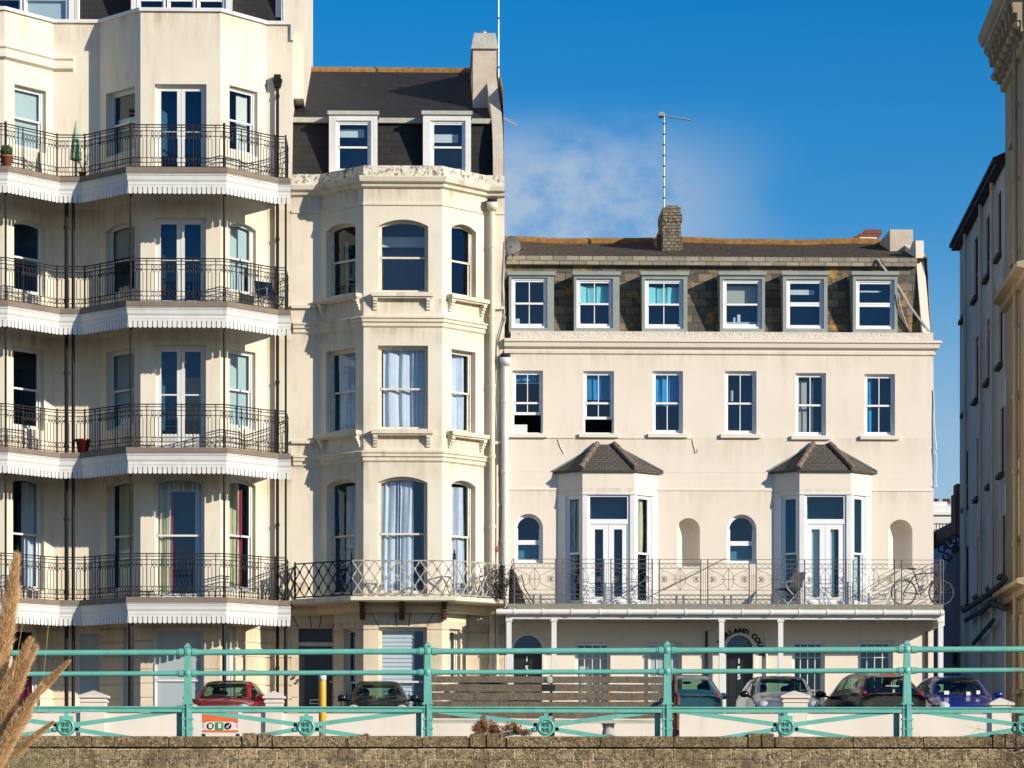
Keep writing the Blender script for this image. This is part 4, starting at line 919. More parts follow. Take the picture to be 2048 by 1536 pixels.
# bays
for bi,b in enumerate(bays):
    W=[V2(P(b[0],1000,0)),V2(P(b[1],1000,BYR)),V2(P(b[2],1000,BYR)),V2(P(b[3],1000,0))]; ff=[Fr(W[i],W[i+1]) for i in range(3)]
    ze=P(b[1],941,BYR).z; zs=P(b[1],986,BYR).z; bx=b[1]
    m=MB()
    for f in ff: wall(m,f,zs,ze,[])
    m.poly([(p.x,p.y,zs) for p in W]); bw=m.build('bay_wall','stucco_r',RH)
    m=MB(); os=[]
    o0=list(ff[0].op(b[0]+15,b[1]-4,991,1193)); o1=list(ff[1].op(b[1]+10,b[2]-9,988,1195)); o2=list(ff[2].op(b[2]+5,b[3]-12,991,1193))
    for f,o in zip(ff,(o0,o1,o2)): o[2]=VD+.06; wall(m,f,VD-.05,zs,[o],.06)
    for f in ff: m.fb(f,0,f.L,.03,0,zs-.04,zs)
    bw=m.build('bay_joinery','white_paint',RH)
    if bi==0: sp=[dict(cur=[(.0,.35,0,.98,'sheer',2),(.4,.9,.45,.98,'curtain_cream',3,.03,.4)],room='room_dark'),dict(cur=[(.0,.75,.48,.98,'curtain_cream',3,.03,.3)],room='room_dark')]
    else: sp=[dict(room='room_teal'),dict(room='room_grey',bli=[(0,.8,.0,.48,'frost_pale',.02)])]
    window(RH,ff[0],o0,rev=.03,fm='upvc',mid=.47,rdep=.45,**sp[0]); window(RH,ff[2],o2,rev=.03,fm='upvc',mid=.47,rdep=.45,**sp[1])
    u0,u1,v0,v1,_=o1; zt=P(bx,1043,BYR).z
    window(RH,ff[1],[u0,u1,zt,v1,0],rev=.04,st='fixed',fm='upvc',fw=.07,mid=.5,rdep=.8,room='room_teal',name='fanlight')
    window(RH,ff[1],[u0,u1,v0,zt,0],rev=.04,st='french',fm='upvc',fw=.06,sw=.14,pb=.0,rdep=.8,room='room_teal',bli=[(.1,.44,.05,.95,'frost_pale',.02),(.55,.74,.05,.95,'frost_pale',.02)] if bi else (),name='french_door')
    # hipped roof
    E=off([W[0]+Vector((-.0,0)),W[1],W[2],W[3]],.14); E[0]=Vector((P(b[0]-9,938,0).x-.02,0)); E[3]=Vector((P(b[3]+8,938,0).x+.05,0))
    E[1].y=E[2].y=BYR-.10
    zE=ze+.03; zT=P(1210 if bi==0 else 1650,889,0).z; T=[Vector((P(1195+(0 if bi==0 else 432),889,0).x,0)),Vector((P(1227+(0 if bi==0 else 432),889,0).x,0))]
    m=MB(); e3=[(p.x,p.y,zE) for p in E]; t3=[(p.x,p.y-.02,zT) for p in T]
    m.poly([e3[0],e3[1],t3[0]]); m.poly([e3[1],e3[2],t3[1],t3[0]]); m.poly([e3[2],e3[3],t3[1]]); 
    mould(m,E,[(0,zE),(0,zE-.06),(-.2,zE-.06)]); 
    br=m.build('bay_roof','tile_brown',RH)
    for q,t in ((1,0),(2,1)):
        m=MB(); A,B=Vector(e3[q]),Vector(t3[t]); n=5
        for i in range(n): m.tube([A.lerp(B,i/n)+Vector((0,-.02,.03)),A.lerp(B,(i+1)/n)+Vector((0,-.02,.03))],.085,7,r1=.07)
        m.build('hip_tiles','hip_tile',br)
    m=MB(); m.tube([Vector(e3[0])+Vector((0,-.03,.02)),Vector(t3[0])],.025,5); m.tube([Vector(e3[3])+Vector((0,-.03,.02)),Vector(t3[1])],.025,5); m.build('flashing','lead',br)
# veranda
XV0=P(1004,1210,-1.6).x; XV1=P(1887,1210,-1.6).x
m=MB(); m.box(XV0+.15,XV1,-1.6,-.003,VD-.16,VD); VE=m.build('veranda','stone_grey',RH)
m=MB(); m.box(XV0+.1,XV1-.02,-1.56,-1.46,VD-.40,VD-.162); m.box(X0+.1,X1,-.08,-.002,VD-.42,VD-.17,0); m.box(X1-.06,X1+.04,-1.46,-.0,VD-.55,VD-.165); m.build('fascia','white_paint',VE)
m=MB(); zg=VD-.22; m.tube([(XV0-.15,-1.66,zg),(XV1,-1.66,zg)],.075,10)
for i in range(16): x=XV0+.3+i*(XV1-XV0-.4)/15; m.tube([(x,-1.66,zg),(x+.05,-1.66,zg)],.09,10)
m.build('gutter','pipe_white',VE,True)
for px in (1018,1108,1443,1561,1881):
    x=P(px,1300,-1.5).x; m=MB(); m.box(x-.065,x+.065,-1.56,-1.43,TZ-.1,VD-.40); m.box(x-.09,x+.09,-1.58,-1.41,VD-.46,VD-.41); m.build('post','white_paint',VE)
def anth(m,f,u0,u1,z0,z1):
    T=lambda pts,r=.0075: m.tube([f.pt(u,0,z) for u,z in pts],r,4,cap=False)
    W=u1-u0; H=z1-z0; g=lambda a,b: (u0+W*a,z0+H*b)
    for h in (1,.905,.79,.30,.21,.10,.02): T([g(0,h),g(1,h)],.010 if h in (1,.905) else .007)
    n=7
    for (b0,b1) in ((.79,.905),(.10,.21)):
        for i in range(n):
            c=u0+W*(i+.5)/n; zc=z0+H*(b0+b1)/2; r=(b1-b0)*H*.42
            T([(c-W/n/2,z0+H*b0)]+[(c+r*1.2*math.cos(a),zc+r*math.sin(a)) for a in [PI-.3-k*.9 for k in range(7)]],.006)
    T([g(.5,.30),g(.5,.79)],.009); zm=.545
    cu,cz=g(.5,zm)
    for s in (-1,1):
        T([(cu+s*W*.13*math.sin(PI*k/10),z0+H*(.30+.49*k/10)) for k in range(11)])
        T([(u0+W*(.5+s*.5)-s*W*.42*math.sin(PI*k/10)*1.0,z0+H*(.30+.49*k/10)) for k in range(11)])
        T([(cu,cz),(cu+s*W*.14,cz)],.007); m.tube([f.pt(cu+s*W*.14,0,cz),f.pt(cu+s*W*.17,0,cz)],.018,4,r1=.002)
        pu=u0+W*(.5+s*.40); 
        for k in range(9):
            a=PI*(k-4)/5.2+(PI if s>0 else 0); l=.115 if k in (3,4,5) else .09
            m.tube([f.pt(pu,0,cz),f.pt(pu+l*.6*math.cos(a),0,cz+l*.6*math.sin(a)),f.pt(pu+l*math.cos(a),0,cz+l*math.sin(a))],.006,4,r1=.016)
        for q in (-1,1):
            T([(pu+s*(.02)+s*.045*math.cos(a)*-1,cz+q*(.17)+q*.045*math.sin(a)) for a in [k*.8 for k in range(7)]],.006)
    m.tube([f.pt(cu,0,cz),f.pt(cu,0,cz+.01)],.03,6)
fv=Fr((XV0,-1.5),(XV1,-1.5)); zt=P(1440,1119,-1.5).z
for k in range(9):
    x0=1028+96.9*k; u0=fv.hit(x0,1150)[0]; u1=fv.hit(x0+83,1150)[0]; m=MB(); anth(m,fv,u0,u1,VD+.02,zt)
    u2=fv.hit(x0+96.9,1150)[0]
    if k<8:
        for h in (1,.905,.3,.1): m.tube([fv.pt(u1,0,VD+(zt-VD)*h),fv.pt(u2,0,VD+(zt-VD)*h)],.008,4,cap=False)
        for t in (.35,.65): m.tube([fv.pt(u1+(u2-u1)*t,0,VD),fv.pt(u1+(u2-u1)*t,0,zt-.1)],.006,4)
    m.build('railing_panel','iron_grey',VE)
    for u in (u0,u1): m=MB(); m.tube([fv.pt(u,0,VD),fv.pt(u,0,zt+.01)],.018,6); m.build('railing_post','iron_grey',VE)
f=Fr((XV1-.08,-1.5),(XV1-.08,-.05)); m=MB(); anth(m,f,0,f.L,VD+.02,zt); m.tube([(XV1-.08,-1.5,VD),(XV1-.08,-1.5,zt+.03)],.025,6); m.build('railing_panel','iron_grey',VE)
f=Fr((XV0+.28,-.05),(XV0+.28,-1.5)); m=MB(); anth(m,f,0,f.L,VD+.02,zt); m.build('railing_panel','iron_grey',VE)
for k in (1,4,6): # raking stays
    a=P((1390,1330+0,1000)[0] if k==4 else 1028+97*k,1180,-1.4); m=MB()
m=MB(); m.tube([P(1327,1180,-1.45),P(1450,1117,-.03)],.014,5); m.tube([P(1245,1196,-1.45),P(1300,1150,-.05)],.012,5); m.tube([P(1740,1180,-1.45),P(1800,1140,-.05)],.012,5); m.build('stay','iron_grey',VE)
for px in (1413,1533,1854): m=MB(); x=P(px,1300,-.06).x; m.tube([(x,-.06,TZ),(x,-.06,VD-.62)],.035,8); m.build('rain_pipe','dark_trim' if px!=1533 else 'wall_pink',RH)
# aerials
def yagi(x,y,z0,z1,L_,tilt,label,base,az=0,n=12,seg=0):
    t=thing('tv_aerial',label,'aerial',base,'roof aerials')
    m=MB(); m.tube([(x,y,z0),(x,y,z1)],.022,6)
    for i in range(seg): z=z0+(z1-z0)*(i+1)/(seg+1); m.tube([(x,y,z),(x,y,z+.05)],.034,6,1)
    m.build('mast',['alu','black_plastic'],t); 
    if L_:
        m=MB(); d=Vector((math.cos(az)*math.cos(tilt),math.sin(az)*math.cos(tilt),math.sin(tilt))); s=Vector((0,1,0)) if abs(d.y)<.5 else Vector((1,0,0)); a=Vector((x,y,z1-.05))-d*.12
        m.tube([a,a+d*L_],.022,5)
        for i in range(n): c=a+d*(L_*(i+.5)/n); m.tube([c-s*.14-Vector((0,0,.03)),c+s*.14+Vector((0,0,.03))],.006,4)
        m.box(a.x-.03,a.x+.12,y-.16,y+.16,a.z-.05,a.z+.05); m.build('antenna','alu',t)
p=P(1328,410,3.2); yagi(p.x,3.2,P(1328,440,3.2).z,P(1328,228,3.2).z,.86,R(-9),'thin aluminium aerial mast strapped to the flint chimney of the wide pink house','x' and (p.x,3.2,P(1328,440,3.2).z),seg=9)
p=P(997,200,4); yagi(p.x,4,P(997,235,4).z,P(997,-60,4).z,0,0,'tall plain aerial mast beside the narrow house chimney, cut off by the top edge',(p.x,4,P(997,235,4).z),seg=2)
p=P(1001,235,5); t=thing('tv_aerial','small tilted aerial poking out from behind the narrow house gable','aerial',(p.x,5,p.z-1),'roof aerials')
m=MB(); a=Vector(P(1000,232,5)); b=Vector(P(1034,251,5)); m.tube([a,b],.02,5); m.tube([a,(a.x,5,a.z-1)],.025,5)
for i in range(9): c=a.lerp(b,(i+.5)/9); m.tube([c+Vector((.04,-.02,.10)),c-Vector((.04,-.02,.10))],.006,4)
m.build('antenna','alu',t)
# ================================================================ SIDE STREET (right edge)
vp=(1335-CX)/F; sd=Vector((fX+vp*rX,fY+vp*rY)).normalized()          # street direction on the ground
base=PC(2010,1300,90); b2=V2(base)
def sfr(px0,c0,px1,c1): return Fr(V2(PC(px0,1300,c0)),V2(PC(px1,1300,c1)))
# far end to near end, wall faces the street (outward = towards -x)
far=b2-sd*0+sd*15.0; near=b2-sd*0
def along(px):   # distance along street from b2 where the ray hits
    dx,dy=ray(px); U=sd; o=b2; det=-dx*U.y+U.x*dy; return (dx*(o.y+D0)-dy*o.x)/det
tf=along(1919.5); A=b2+sd*tf; B=b2
SH=thing('town_house','tall grey building in shade with rows of narrow windows along the side street','house',(A.x+2,A.y,TZ))
f=Fr(A,B)
def zat(fr_,px,py): return fr_.hit(px,py)
zr=f.hit(2008,325)[1]
wl=[(1924.5,1932.5,522,636),(1948.5,1956,476,597),(1972,1980,433,555),(1995,2002.5,385,513),
(1928,1933.5,711,826),(1951,1957.5,674,800),(1974,1982,637,762),(1998,2005,599,730),
(1929.5,1936,903,1015),(1953,1960,875,996),(1978,1984.5,844,970),(2000.5,2007.6,815,948),
(1930,1937,1094,1210),(1954,1961.5,1073,1190),(1980,1987.6,1053,1172),(2003,2009.5,1031,1150)]
ow=[f.op(*w) for w in wl]
m=MB(); wall(m,f,TZ-.1,zr,ow,.2); 
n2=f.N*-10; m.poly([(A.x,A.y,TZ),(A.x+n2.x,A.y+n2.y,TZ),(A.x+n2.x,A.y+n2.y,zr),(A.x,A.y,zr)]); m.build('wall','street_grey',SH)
for o in ow: window(SH,f,o,rev=.05,fm='dark_trim',sill=(.12,.14,.12),sillm='dark_trim',rdep=.4,room='room_grey',mid=.5)
m=MB(); m.fb(f,-.2,f.L,.35,-.3,zr,zr+.12); m.fb(f,-.1,f.L,.28,0,zr-.12,zr); m.poly([f.pt(-.3,.3,zr+.12),f.pt(f.L,.3,zr+.12),f.pt(f.L,-5,zr+2.6),f.pt(-.3,-5,zr+2.6)]); m.poly([f.pt(-.3,-10,zr+.12),f.pt(f.L,-10,zr+.12),f.pt(f.L,-5,zr+2.6),f.pt(-.3,-5,zr+2.6)]); m.build('roof','slate_dark',SH)
for px in (1937,1968,1991):
    u=f.hit(px,900)[0]; m=MB(); m.tube([f.pt(u,.12,TZ),f.pt(u,.12,zr-.1)],.06,8)
    for i in range(9): z=TZ+1+i*2; m.tube([f.pt(u,.12,z),f.pt(u,.12,z+.1)],.08,8)
    m.tube([f.pt(u-.6,.1,zr-2.2-.5*(px%3)),f.pt(u,.12,zr-2.6-.5*(px%3))],.05,6); m.build('rain_pipe','street_grey',SH)
for (x0,y0,x1,y1,r) in ((1925,1222,1990,1178,.09),(1990,1178,2020,1158,.09),(1930,1240,1960,1222,.08),(1945,1287,1985,1240,.07),(1960,1225,1990,1195,.09),(1985,1207,2020,1217,.10)):
    u0,z0=f.hit(x0,y0,.25); u1,z1=f.hit(min(x1,2009),y1,.25); m=MB(); m.tube([f.pt(u0,.22,z0),f.pt(u1,.22,z1)],r,6); m.build('service_duct','dark_trim',SH)
# near corner building
B2=b2-sd*.05; Cn=b2-sd*6.4; NHt=thing('corner_building','beige corner building with a heavy bracketed cornice at the right edge','house',(B2.x+2,B2.y-4,TZ))
f2=Fr(B2,Cn); zc2=f2.hit(2030,40)[1]
m=MB(); wl2=[(2023,2032,148,283),(2026,2035,385,520),(2029,2037.5,640,787),(2032,2040,914,1075),(2036,2045,1226,1380)]
o2=[f2.op(*w) for w in wl2]
ex=f2.L/2
for o in list(o2):
    for k in (1,2): o2.append((o[0]+k*3.6,o[1]+k*3.6,o[2],o[3],o[4]))
o2=[o for o in o2 if o[1]<f2.L-.3]
uc=f2.hit(2013,100)[0]
wall(m,f2,TZ-.1,zc2+1,o2,.2); m.fb(f2,0.001,.5,0.001,-6,f2.hit(2012,330)[1]-2,zc2+1)
C2=Cn-Vector((f2.N.x,f2.N.y))*12; f3=Fr(Cn,C2); o3=[(u,u+1.1,z,z+2.1,0) for u in (1.5,5.2,8.9) for z in (TZ+1,TZ+5,TZ+9,TZ+12.8,TZ+16.4)]; wall(m,f3,TZ-.1,zc2+1,o3,.2); m.poly([(p.x,p.y,zc2+1) for p in (B2,Cn,C2,B2-Vector((f2.N.x,f2.N.y))*12)])
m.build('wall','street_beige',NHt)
for o in o3: window(NHt,f3,o,rev=.12,fm='white_paint',sill=(.12,.12,.12),sillm='street_beige')
for o in o2: window(NHt,f2,o,rev=.05,fm='cream_frame',sill=(.12,.12,.12),sillm='street_beige',rdep=.4,room='room_grey')
zk=f2.hit(2012,122)[1]; zk1=zk+.9
m=MB(); prof=[(0,-.9),(.12,-.85),(.15,-.5),(.15,.35),(.58,.42),(.58,.60),(.66,.66),(.74,.88),(.74,.98),(0,1.3)]
N2=f2.N; q=[B2-N2*3,B2,Cn,Cn-N2*6]
mould(m,q,[(d,zk+z) for d,z in prof]); m.build('cornice','street_beige',NHt)
k=0; u=.2
while u<f2.L:
    m=MB(); 
    for (d0,d1,z0,z1) in ((.15,.56,.12,.38),(.15,.52,-.02,.12),(.15,.50,-.18,-.02),(.15,.38,-.40,-.18),(.15,.28,-.7,-.40)): m.fb(f2,u,u+.28,d1,d0-.1,zk+z0,zk+z1)
    m.ball(f2.pt(u+.14,.52,zk+.2),.12); m.ball(f2.pt(u+.14,.35,zk-.5),.13); m.build('bracket','street_beige',NHt); u+=.85
for yb_ in (560,1175):
    z=f2.hit(2040,yb_)[1]; m=MB(); mould(m,[B2,Cn],[(0,z-.35),(.15,z-.3),(.15,z-.12),(.38,z-.05),(.38,z+.08),(0,z+.15)]); m.build('string_course','street_beige',NHt)
u=f2.hit(2041,500)[0]; m=MB(); m.tube([f2.pt(u,.15,TZ),f2.pt(u,.15,zk-.5)],.07,8)
for i in range(9): z=TZ+1.5+i*2.1; m.tube([f2.pt(u,.15,z),f2.pt(u,.15,z+.14)],.10,8)
m.build('rain_pipe','street_beige',NHt)
# blue grey house closing the street
c=PC(1872,1300,104); d=PC(1926,1300,104); bh=thing('town_house','shaded blue grey house closing the side street, with a scrolled gable top','house',((c.x+d.x)/2,c.y,TZ))
f=Fr((c.x-3.,c.y),(d.x+.7,c.y)); cy=c.y; m=MB(); pts=[(0,TZ-.1),(f.L,TZ-.1)]
zs=PC(1900,1066,104).z; pts.append((f.L,zs+.15)); ux=f.hit(1872,1100)[0]
for k in range(9): t=k/8; pts.append((f.L-.4-(f.L-.6-ux)*t,zs-1.7*t**2.4))
pts.append((0,zs-3.5))
m.poly([f.pt(u,0,z) for u,z in pts]); m.poly([f.pt(u,-6,z) for u,z in pts])
for i in range(1,len(pts)-1): (u0,z0),(u1,z1)=pts[i],pts[i+1]; m.poly([f.pt(u0,0,z0),f.pt(u1,0,z1),f.pt(u1,-6,z1),f.pt(u0,-6,z0)])
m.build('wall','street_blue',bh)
m=MB()
for (px,py,r,s) in ((1885,1098,.22,1),(1897,1085,.26,-1),(1908,1080,.22,1),(1893,1112,.18,-1),(1910,1100,.15,1)):
    q=PC(px,py,104); m.tube([(q.x+r*(1-k/14)*math.cos(s*k*.7),cy-.03,q.z+r*(1-k/14)*math.sin(s*k*.7)) for k in range(12)],.035,5)
m.build('scroll_moulding','dark_trim',bh)
for (x0,x1,y0,y1) in ((1905,1915,1290,1330),(1905,1914,1380,1420)):
    o=f.op(x0,x1,y0,y1); window(bh,f,o,rev=-.08,fm='dark_trim',room='room_dark',rdep=.1,gl='glass_clear')
# orange-brown roof, white house and dark chimney behind
p0=PC(1860,1070,112); p1=PC(1916,1045,112); t=thing('low_house','low building with an orange brown tiled roof behind the blue grey house','house',(p0.x,p0.y,TZ))
m=MB(); m.poly([(p0.x-3,p0.y,PC(1860,1075,112).z),(p1.x+.5,p0.y,PC(1916,1062,112).z),(p1.x+.5,p0.y+4,PC(1916,1046,112).z),(p0.x-3,p0.y+4,PC(1860,1066,112).z)]); m.build('roof','ridge_orange',t)
m=MB(); m.box(p0.x-3,p1.x+.5,p0.y+.1,p0.y+6,TZ,PC(1860,1076,112).z-.1); m.build('wall','brick_red',t)
p0=PC(1862,1040,150); p1=PC(1907,1040,150); z=PC(1880,1012,150).z; t=thing('white_house','distant white house with roof pots and a terrace rail, glimpsed beyond the side street','house',(p0.x,p0.y,TZ))
m=MB(); m.box(p0.x-2,p1.x,p0.y,p0.y+8,TZ,z); m.box(p0.x-1,p1.x-.25,p0.y+.3,p0.y+3,z,z+.25); m.box(p0.x-2,p1.x+.08,p0.y-.15,p0.y+.2,z-.45,z-.3); m.build('wall','street_white',t)
m=MB()
for px in (1871,1878,1894,1901): q=PC(px,1010,150); m.lathe((q.x,p0.y+.6,z+.2),[(.12,0),(.10,.2),(.13,.22)],8)
m.build('chimney_pot','brick_red',t,True)
m=MB()
for zz in (-1.6,-1.25,-.95): m.tube([(p0.x,p0.y-.6,z+zz),(p1.x+.3,p0.y-.6,z+zz)],.03,5)
for i in range(8): x=p0.x+i*(p1.x-p0.x)/7; m.tube([(x,p0.y-.6,z-2),(x,p0.y-.6,z-.9)],.025,5)
m.build('terrace_rail','iron_grey',t)
p0=PC(1911,1000,108); p1=PC(1924,1000,108); t=thing('brick_house','narrow dark brick house end with a stepped chimney against the grey building','house',(p0.x,p0.y,TZ))
m=MB(); m.box(p0.x,p1.x+1,p0.y,p0.y+5,TZ,PC(1915,1040,108).z); m.build('wall','brick_red',t)
m=MB(); m.box(p0.x+.05,p1.x+.5,p0.y+.3,p0.y+1.2,PC(1915,1045,108).z,PC(1915,985,108).z); m.box(p0.x+.12,p1.x+.5,p0.y+.4,p0.y+1.1,PC(1915,985,108).z,PC(1915,965,108).z); m.build('chimney','brick_red',t)
# ================================================================ GROUND
def ground(name,x0,x1,y0,y1,z,mt,th=0):
    m=MB()
    if th: m.box(x0,x1,y0,y1,z-th,z)
    else: m.poly([(x0,y0,z),(x1,y0,z),(x1,y1,z),(x0,y1,z)])
    o=m.build(name,mt,None); o['kind']='structure'; return o
wallY=PC(1024,1472,38).y
ground('ground',-3000,3000,-3000,4000,-2.6,'ground_far')
ground('beach_promenade',-300,300,-300,wallY+.2,-2.5,'paving')
ground('upper_ground',-800,800,wallY+.3,1500,-.14,'paving',2.0)
ground('pavement',-300,300,wallY+.3,wallY+5.5,0,'paving',.13)
ground('road',-300,300,wallY+5.5,-13.4,-.13,'asphalt')
m=MB()
for i in range(-30,30): m.box(i*6.,i*6+3.,-24.1,-24.,-.126,-.122)
o=m.build('road_marking','plate_white'); o['kind']='structure'
TWY=PC(1024,1424,68).y+.35
ground('terrace_road',-300,300,TWY+.12,300,TZ,'asphalt',.9)
ground('terrace_pavement',-300,300,-4.6,0,TZ+.05,'paving',.05)
# sea stone wall
SW=thing('sea_wall','long weathered stone block wall with projecting coping under the turquoise railing','wall',(0,wallY,-2.5))
m=MB(); m.box(-60,60,wallY-.03,wallY+.6,-2.6,PC(1024,1497,38).z); m.build('masonry','block_stone',SW)
zt=PC(1024,1472.5,38).z; zb=PC(1024,1494,38).z; m=MB(); rnd.seed(11); x=-30; 
special=[(485,516),(517,545),(939,972),(973,1012),(1497,1523),(1524,1550),(1990,2014),(2015,2036)]
joints=[-600,-450,-300,-150,40,187,340,484]+[546,695,845,938]+[1013,1200,1348,1496]+[1551,1708,1850,1989]+[2037,2190,2340,2500]
segs=[]
js=sorted(joints); 
for i in range(len(js)-1):
    if (js[i],js[i+1]) in ((484,546),(938,1013),(1496,1551),(1989,2037)): continue
    segs.append((js[i],js[i+1],0))
segs+=[(a,b,1) for a,b in special]
for a,b,h in segs:
    xa=PC(a,1480,38).x; xb=PC(b,1480,38).x; dz=.035*h+rnd.uniform(-.004,.004); dy=rnd.uniform(-.008,.008)
    w=.006; z1=zt+dz; mm=.018
    y0=wallY-.06+dy; y1=wallY+.62
    m.hexa([(xa+w,y0,zb),(xb-w,y0,zb),(xb-w,y1,zb),(xa+w,y1,zb),(xa+w,y0,z1-mm),(xb-w,y0,z1-mm),(xb-w,y1,z1-mm),(xa+w,y1,z1-mm)])
    m.hexa([(xa+w,y0,z1-mm),(xb-w,y0,z1-mm),(xb-w,y1,z1-mm),(xa+w,y1,z1-mm),(xa+w+mm,y0+mm,z1),(xb-w-mm,y0+mm,z1),(xb-w-mm,y1,z1),(xa+w+mm,y1,z1)])
m.box(-30,30,wallY+.02,wallY+.6,zb+.01,zt-.02,1)
m.build('coping_stones',['coping','dark_trim'],SW)
# ================================================================ TURQUOISE RAILING
SR_=thing('seafront_railing','turquoise painted iron railing with round medallions on top of the stone wall','railing',(0,wallY+.15,0))
cz=38.0
def RP(px,py,dc=0): return P(px,py,wallY+.17)
tilt=lambda px:(px-1100)*-.0040
posts=[-105,375.5,855.5,1334.5,1814,2294]
for i in range(5):
    a,b=posts[i],posts[i+1]
    for (y,r,nm) in ((1302,.038,'rail'),(1344,.032,'rail')):
        m=MB(); m.tube([RP(a,y+tilt(a)),RP(b,y+tilt(b))],r,12)
        for q,s in ((a,1),(b,-1)):
            p=RP(q,y+tilt(q)); m.tube([p+Vector((s*.05,0,0)),p+Vector((s*.11,0,0))],r+.014,10); m.tube([p+Vector((s*.11,0,0)),p+Vector((s*.135,0,0))],r+.006,10)
        m.build(nm,'turq',SR_,True)
    m=MB(); p=RP(a,1414); q=RP(b,1414); z1=RP(1024,1413.5).z; z0=RP(1024,1425).z
    m.box(p.x,q.x,p.y-.03,p.y+.03,z0,z1); m.box(p.x,q.x,p.y-.05,p.y+.05,z1-.018,z1); m.build('flat_rail','turq',SR_)
    mx=(a+b)/2-3; c=RP(mx,1454); yy=c.y
    m=MB()
    def strip(p,q,w,dy):
        d=(q-p); n=Vector((-d.z,0,d.x)).normalized()*w/2
        m.hexa([(p+n*-1)+Vector((0,dy-.008,0)),(q-n)+Vector((0,dy-.008,0)),(q-n)+Vector((0,dy+.008,0)),(p-n)+Vector((0,dy+.008,0)),(p+n)+Vector((0,dy-.008,0)),(q+n)+Vector((0,dy-.008,0)),(q+n)+Vector((0,dy+.008,0)),(p+n)+Vector((0,dy+.008,0))])
    strip(RP(a+12,1421),RP(mx-18,1449),.056,-.01); strip(RP(b-12,1421),RP(mx+18,1449),.056,.01)
    strip(RP(a+12,1492),RP(mx-18,1459),.056,.01); strip(RP(b-12,1492),RP(mx+18,1459),.056,-.01)
    m.build('brace','turq',SR_)
    m=MB(); r=.125; n=8
    ring=[(c.x+r*math.cos(PI/8+PI/4*k)*1.0,c.z+r*math.sin(PI/8+PI/4*k)) for k in range(8)]
    m.hexa([(c.x-.025,yy-.02,c.z+.1),(c.x+.025,yy-.02,c.z+.1),(c.x+.025,yy+.02,c.z+.1),(c.x-.025,yy+.02,c.z+.1),(c.x-.025,yy-.02,z0),(c.x+.025,yy-.02,z0),(c.x+.025,yy+.02,z0),(c.x-.025,yy+.02,z0)])
    for s in (-1,1): m.box(c.x+s*.055-.03,c.x+s*.055+.03,yy-.022,yy+.022,c.z+.09,c.z+.14); m.box(c.x+s*.13-.03,c.x+s*.13+.03,yy-.018,yy+.022,c.z-.05,c.z+.05)
    m.poly([(x,yy-.03,z) for x,z in ring]); m.poly([(x,yy+.03,z) for x,z in ring])
    for k in range(8): (x0,z0_),(x1,z1_)=ring[k],ring[(k+1)%8]; m.poly([(x0,yy-.03,z0_),(x1,yy-.03,z1_),(x1,yy+.03,z1_),(x0,yy+.03,z0_)])
    m.tube([(c.x+.092*math.cos(2*PI*k/20),yy-.035,c.z+.092*math.sin(2*PI*k/20)) for k in range(21)],.012,6)
    me=m.build('medallion','turq',SR_)
    m=MB()
    for s,dz in ((1,.035),(1,-.038)):
        for x0 in (-.035,.02):
            m.tube([(c.x+x0-.022,yy-.035,c.z+dz-.004),(c.x+x0-.004,yy-.035,c.z+dz+.02),(c.x+x0+.018,yy-.035,c.z+dz+.008),(c.x+x0-.006,yy-.035,c.z+dz-.018),(c.x+x0+.02,yy-.035,c.z+dz-.024)],.0085,5)
    m.build('emblem','turq_dark',me)
for q in posts:
    m=MB(); p=RP(q,1400); zt_=RP(q,1292+tilt(q)).z; z0=zt-.05; zm=RP(q,1408).z; x,y=p.x,p.y
    m.hexa([(x-.062,y-.05,z0),(x+.062,y-.05,z0),(x+.062,y+.05,z0),(x-.062,y+.05,z0),(x-.052,y-.04,zm),(x+.052,y-.04,zm),(x+.052,y+.04,zm),(x-.052,y+.04,zm)])
    m.hexa([(x-.052,y-.04,zm),(x+.052,y-.04,zm),(x+.052,y+.04,zm),(x-.052,y+.04,zm),(x-.036,y-.035,zt_),(x+.036,y-.035,zt_),(x+.036,y+.035,zt_),(x-.036,y+.035,zt_)])
    m.hexa([(x-.046,y-.045,zt_),(x+.046,y-.045,zt_),(x+.046,y+.045,zt_),(x-.046,y+.045,zt_),(x-.012,y-.01,zt_+.055),(x+.012,y-.01,zt_+.055),(x+.012,y+.01,zt_+.055),(x-.012,y+.01,zt_+.055)])
    for yy_ in (1302,1344): z=RP(q,yy_+tilt(q)).z; m.ball((x,y,z),.062,.06,.062,12); 
    for z in (z0+.14,z0+.26,zm-.01): m.box(x-.07,x+.07,y-.058,y+.058,z,z+.025)
    m.box(x-.012,x+.012,y-.066,y-.04,z0,zm)
    m.box(x-.15,x-.08,y+.10,y+.16,z0,zm-.02); m.box(x-.15,x-.02,y+.03,y+.16,zm-.06,zm-.02)
    m.build('post','turq',SR_)
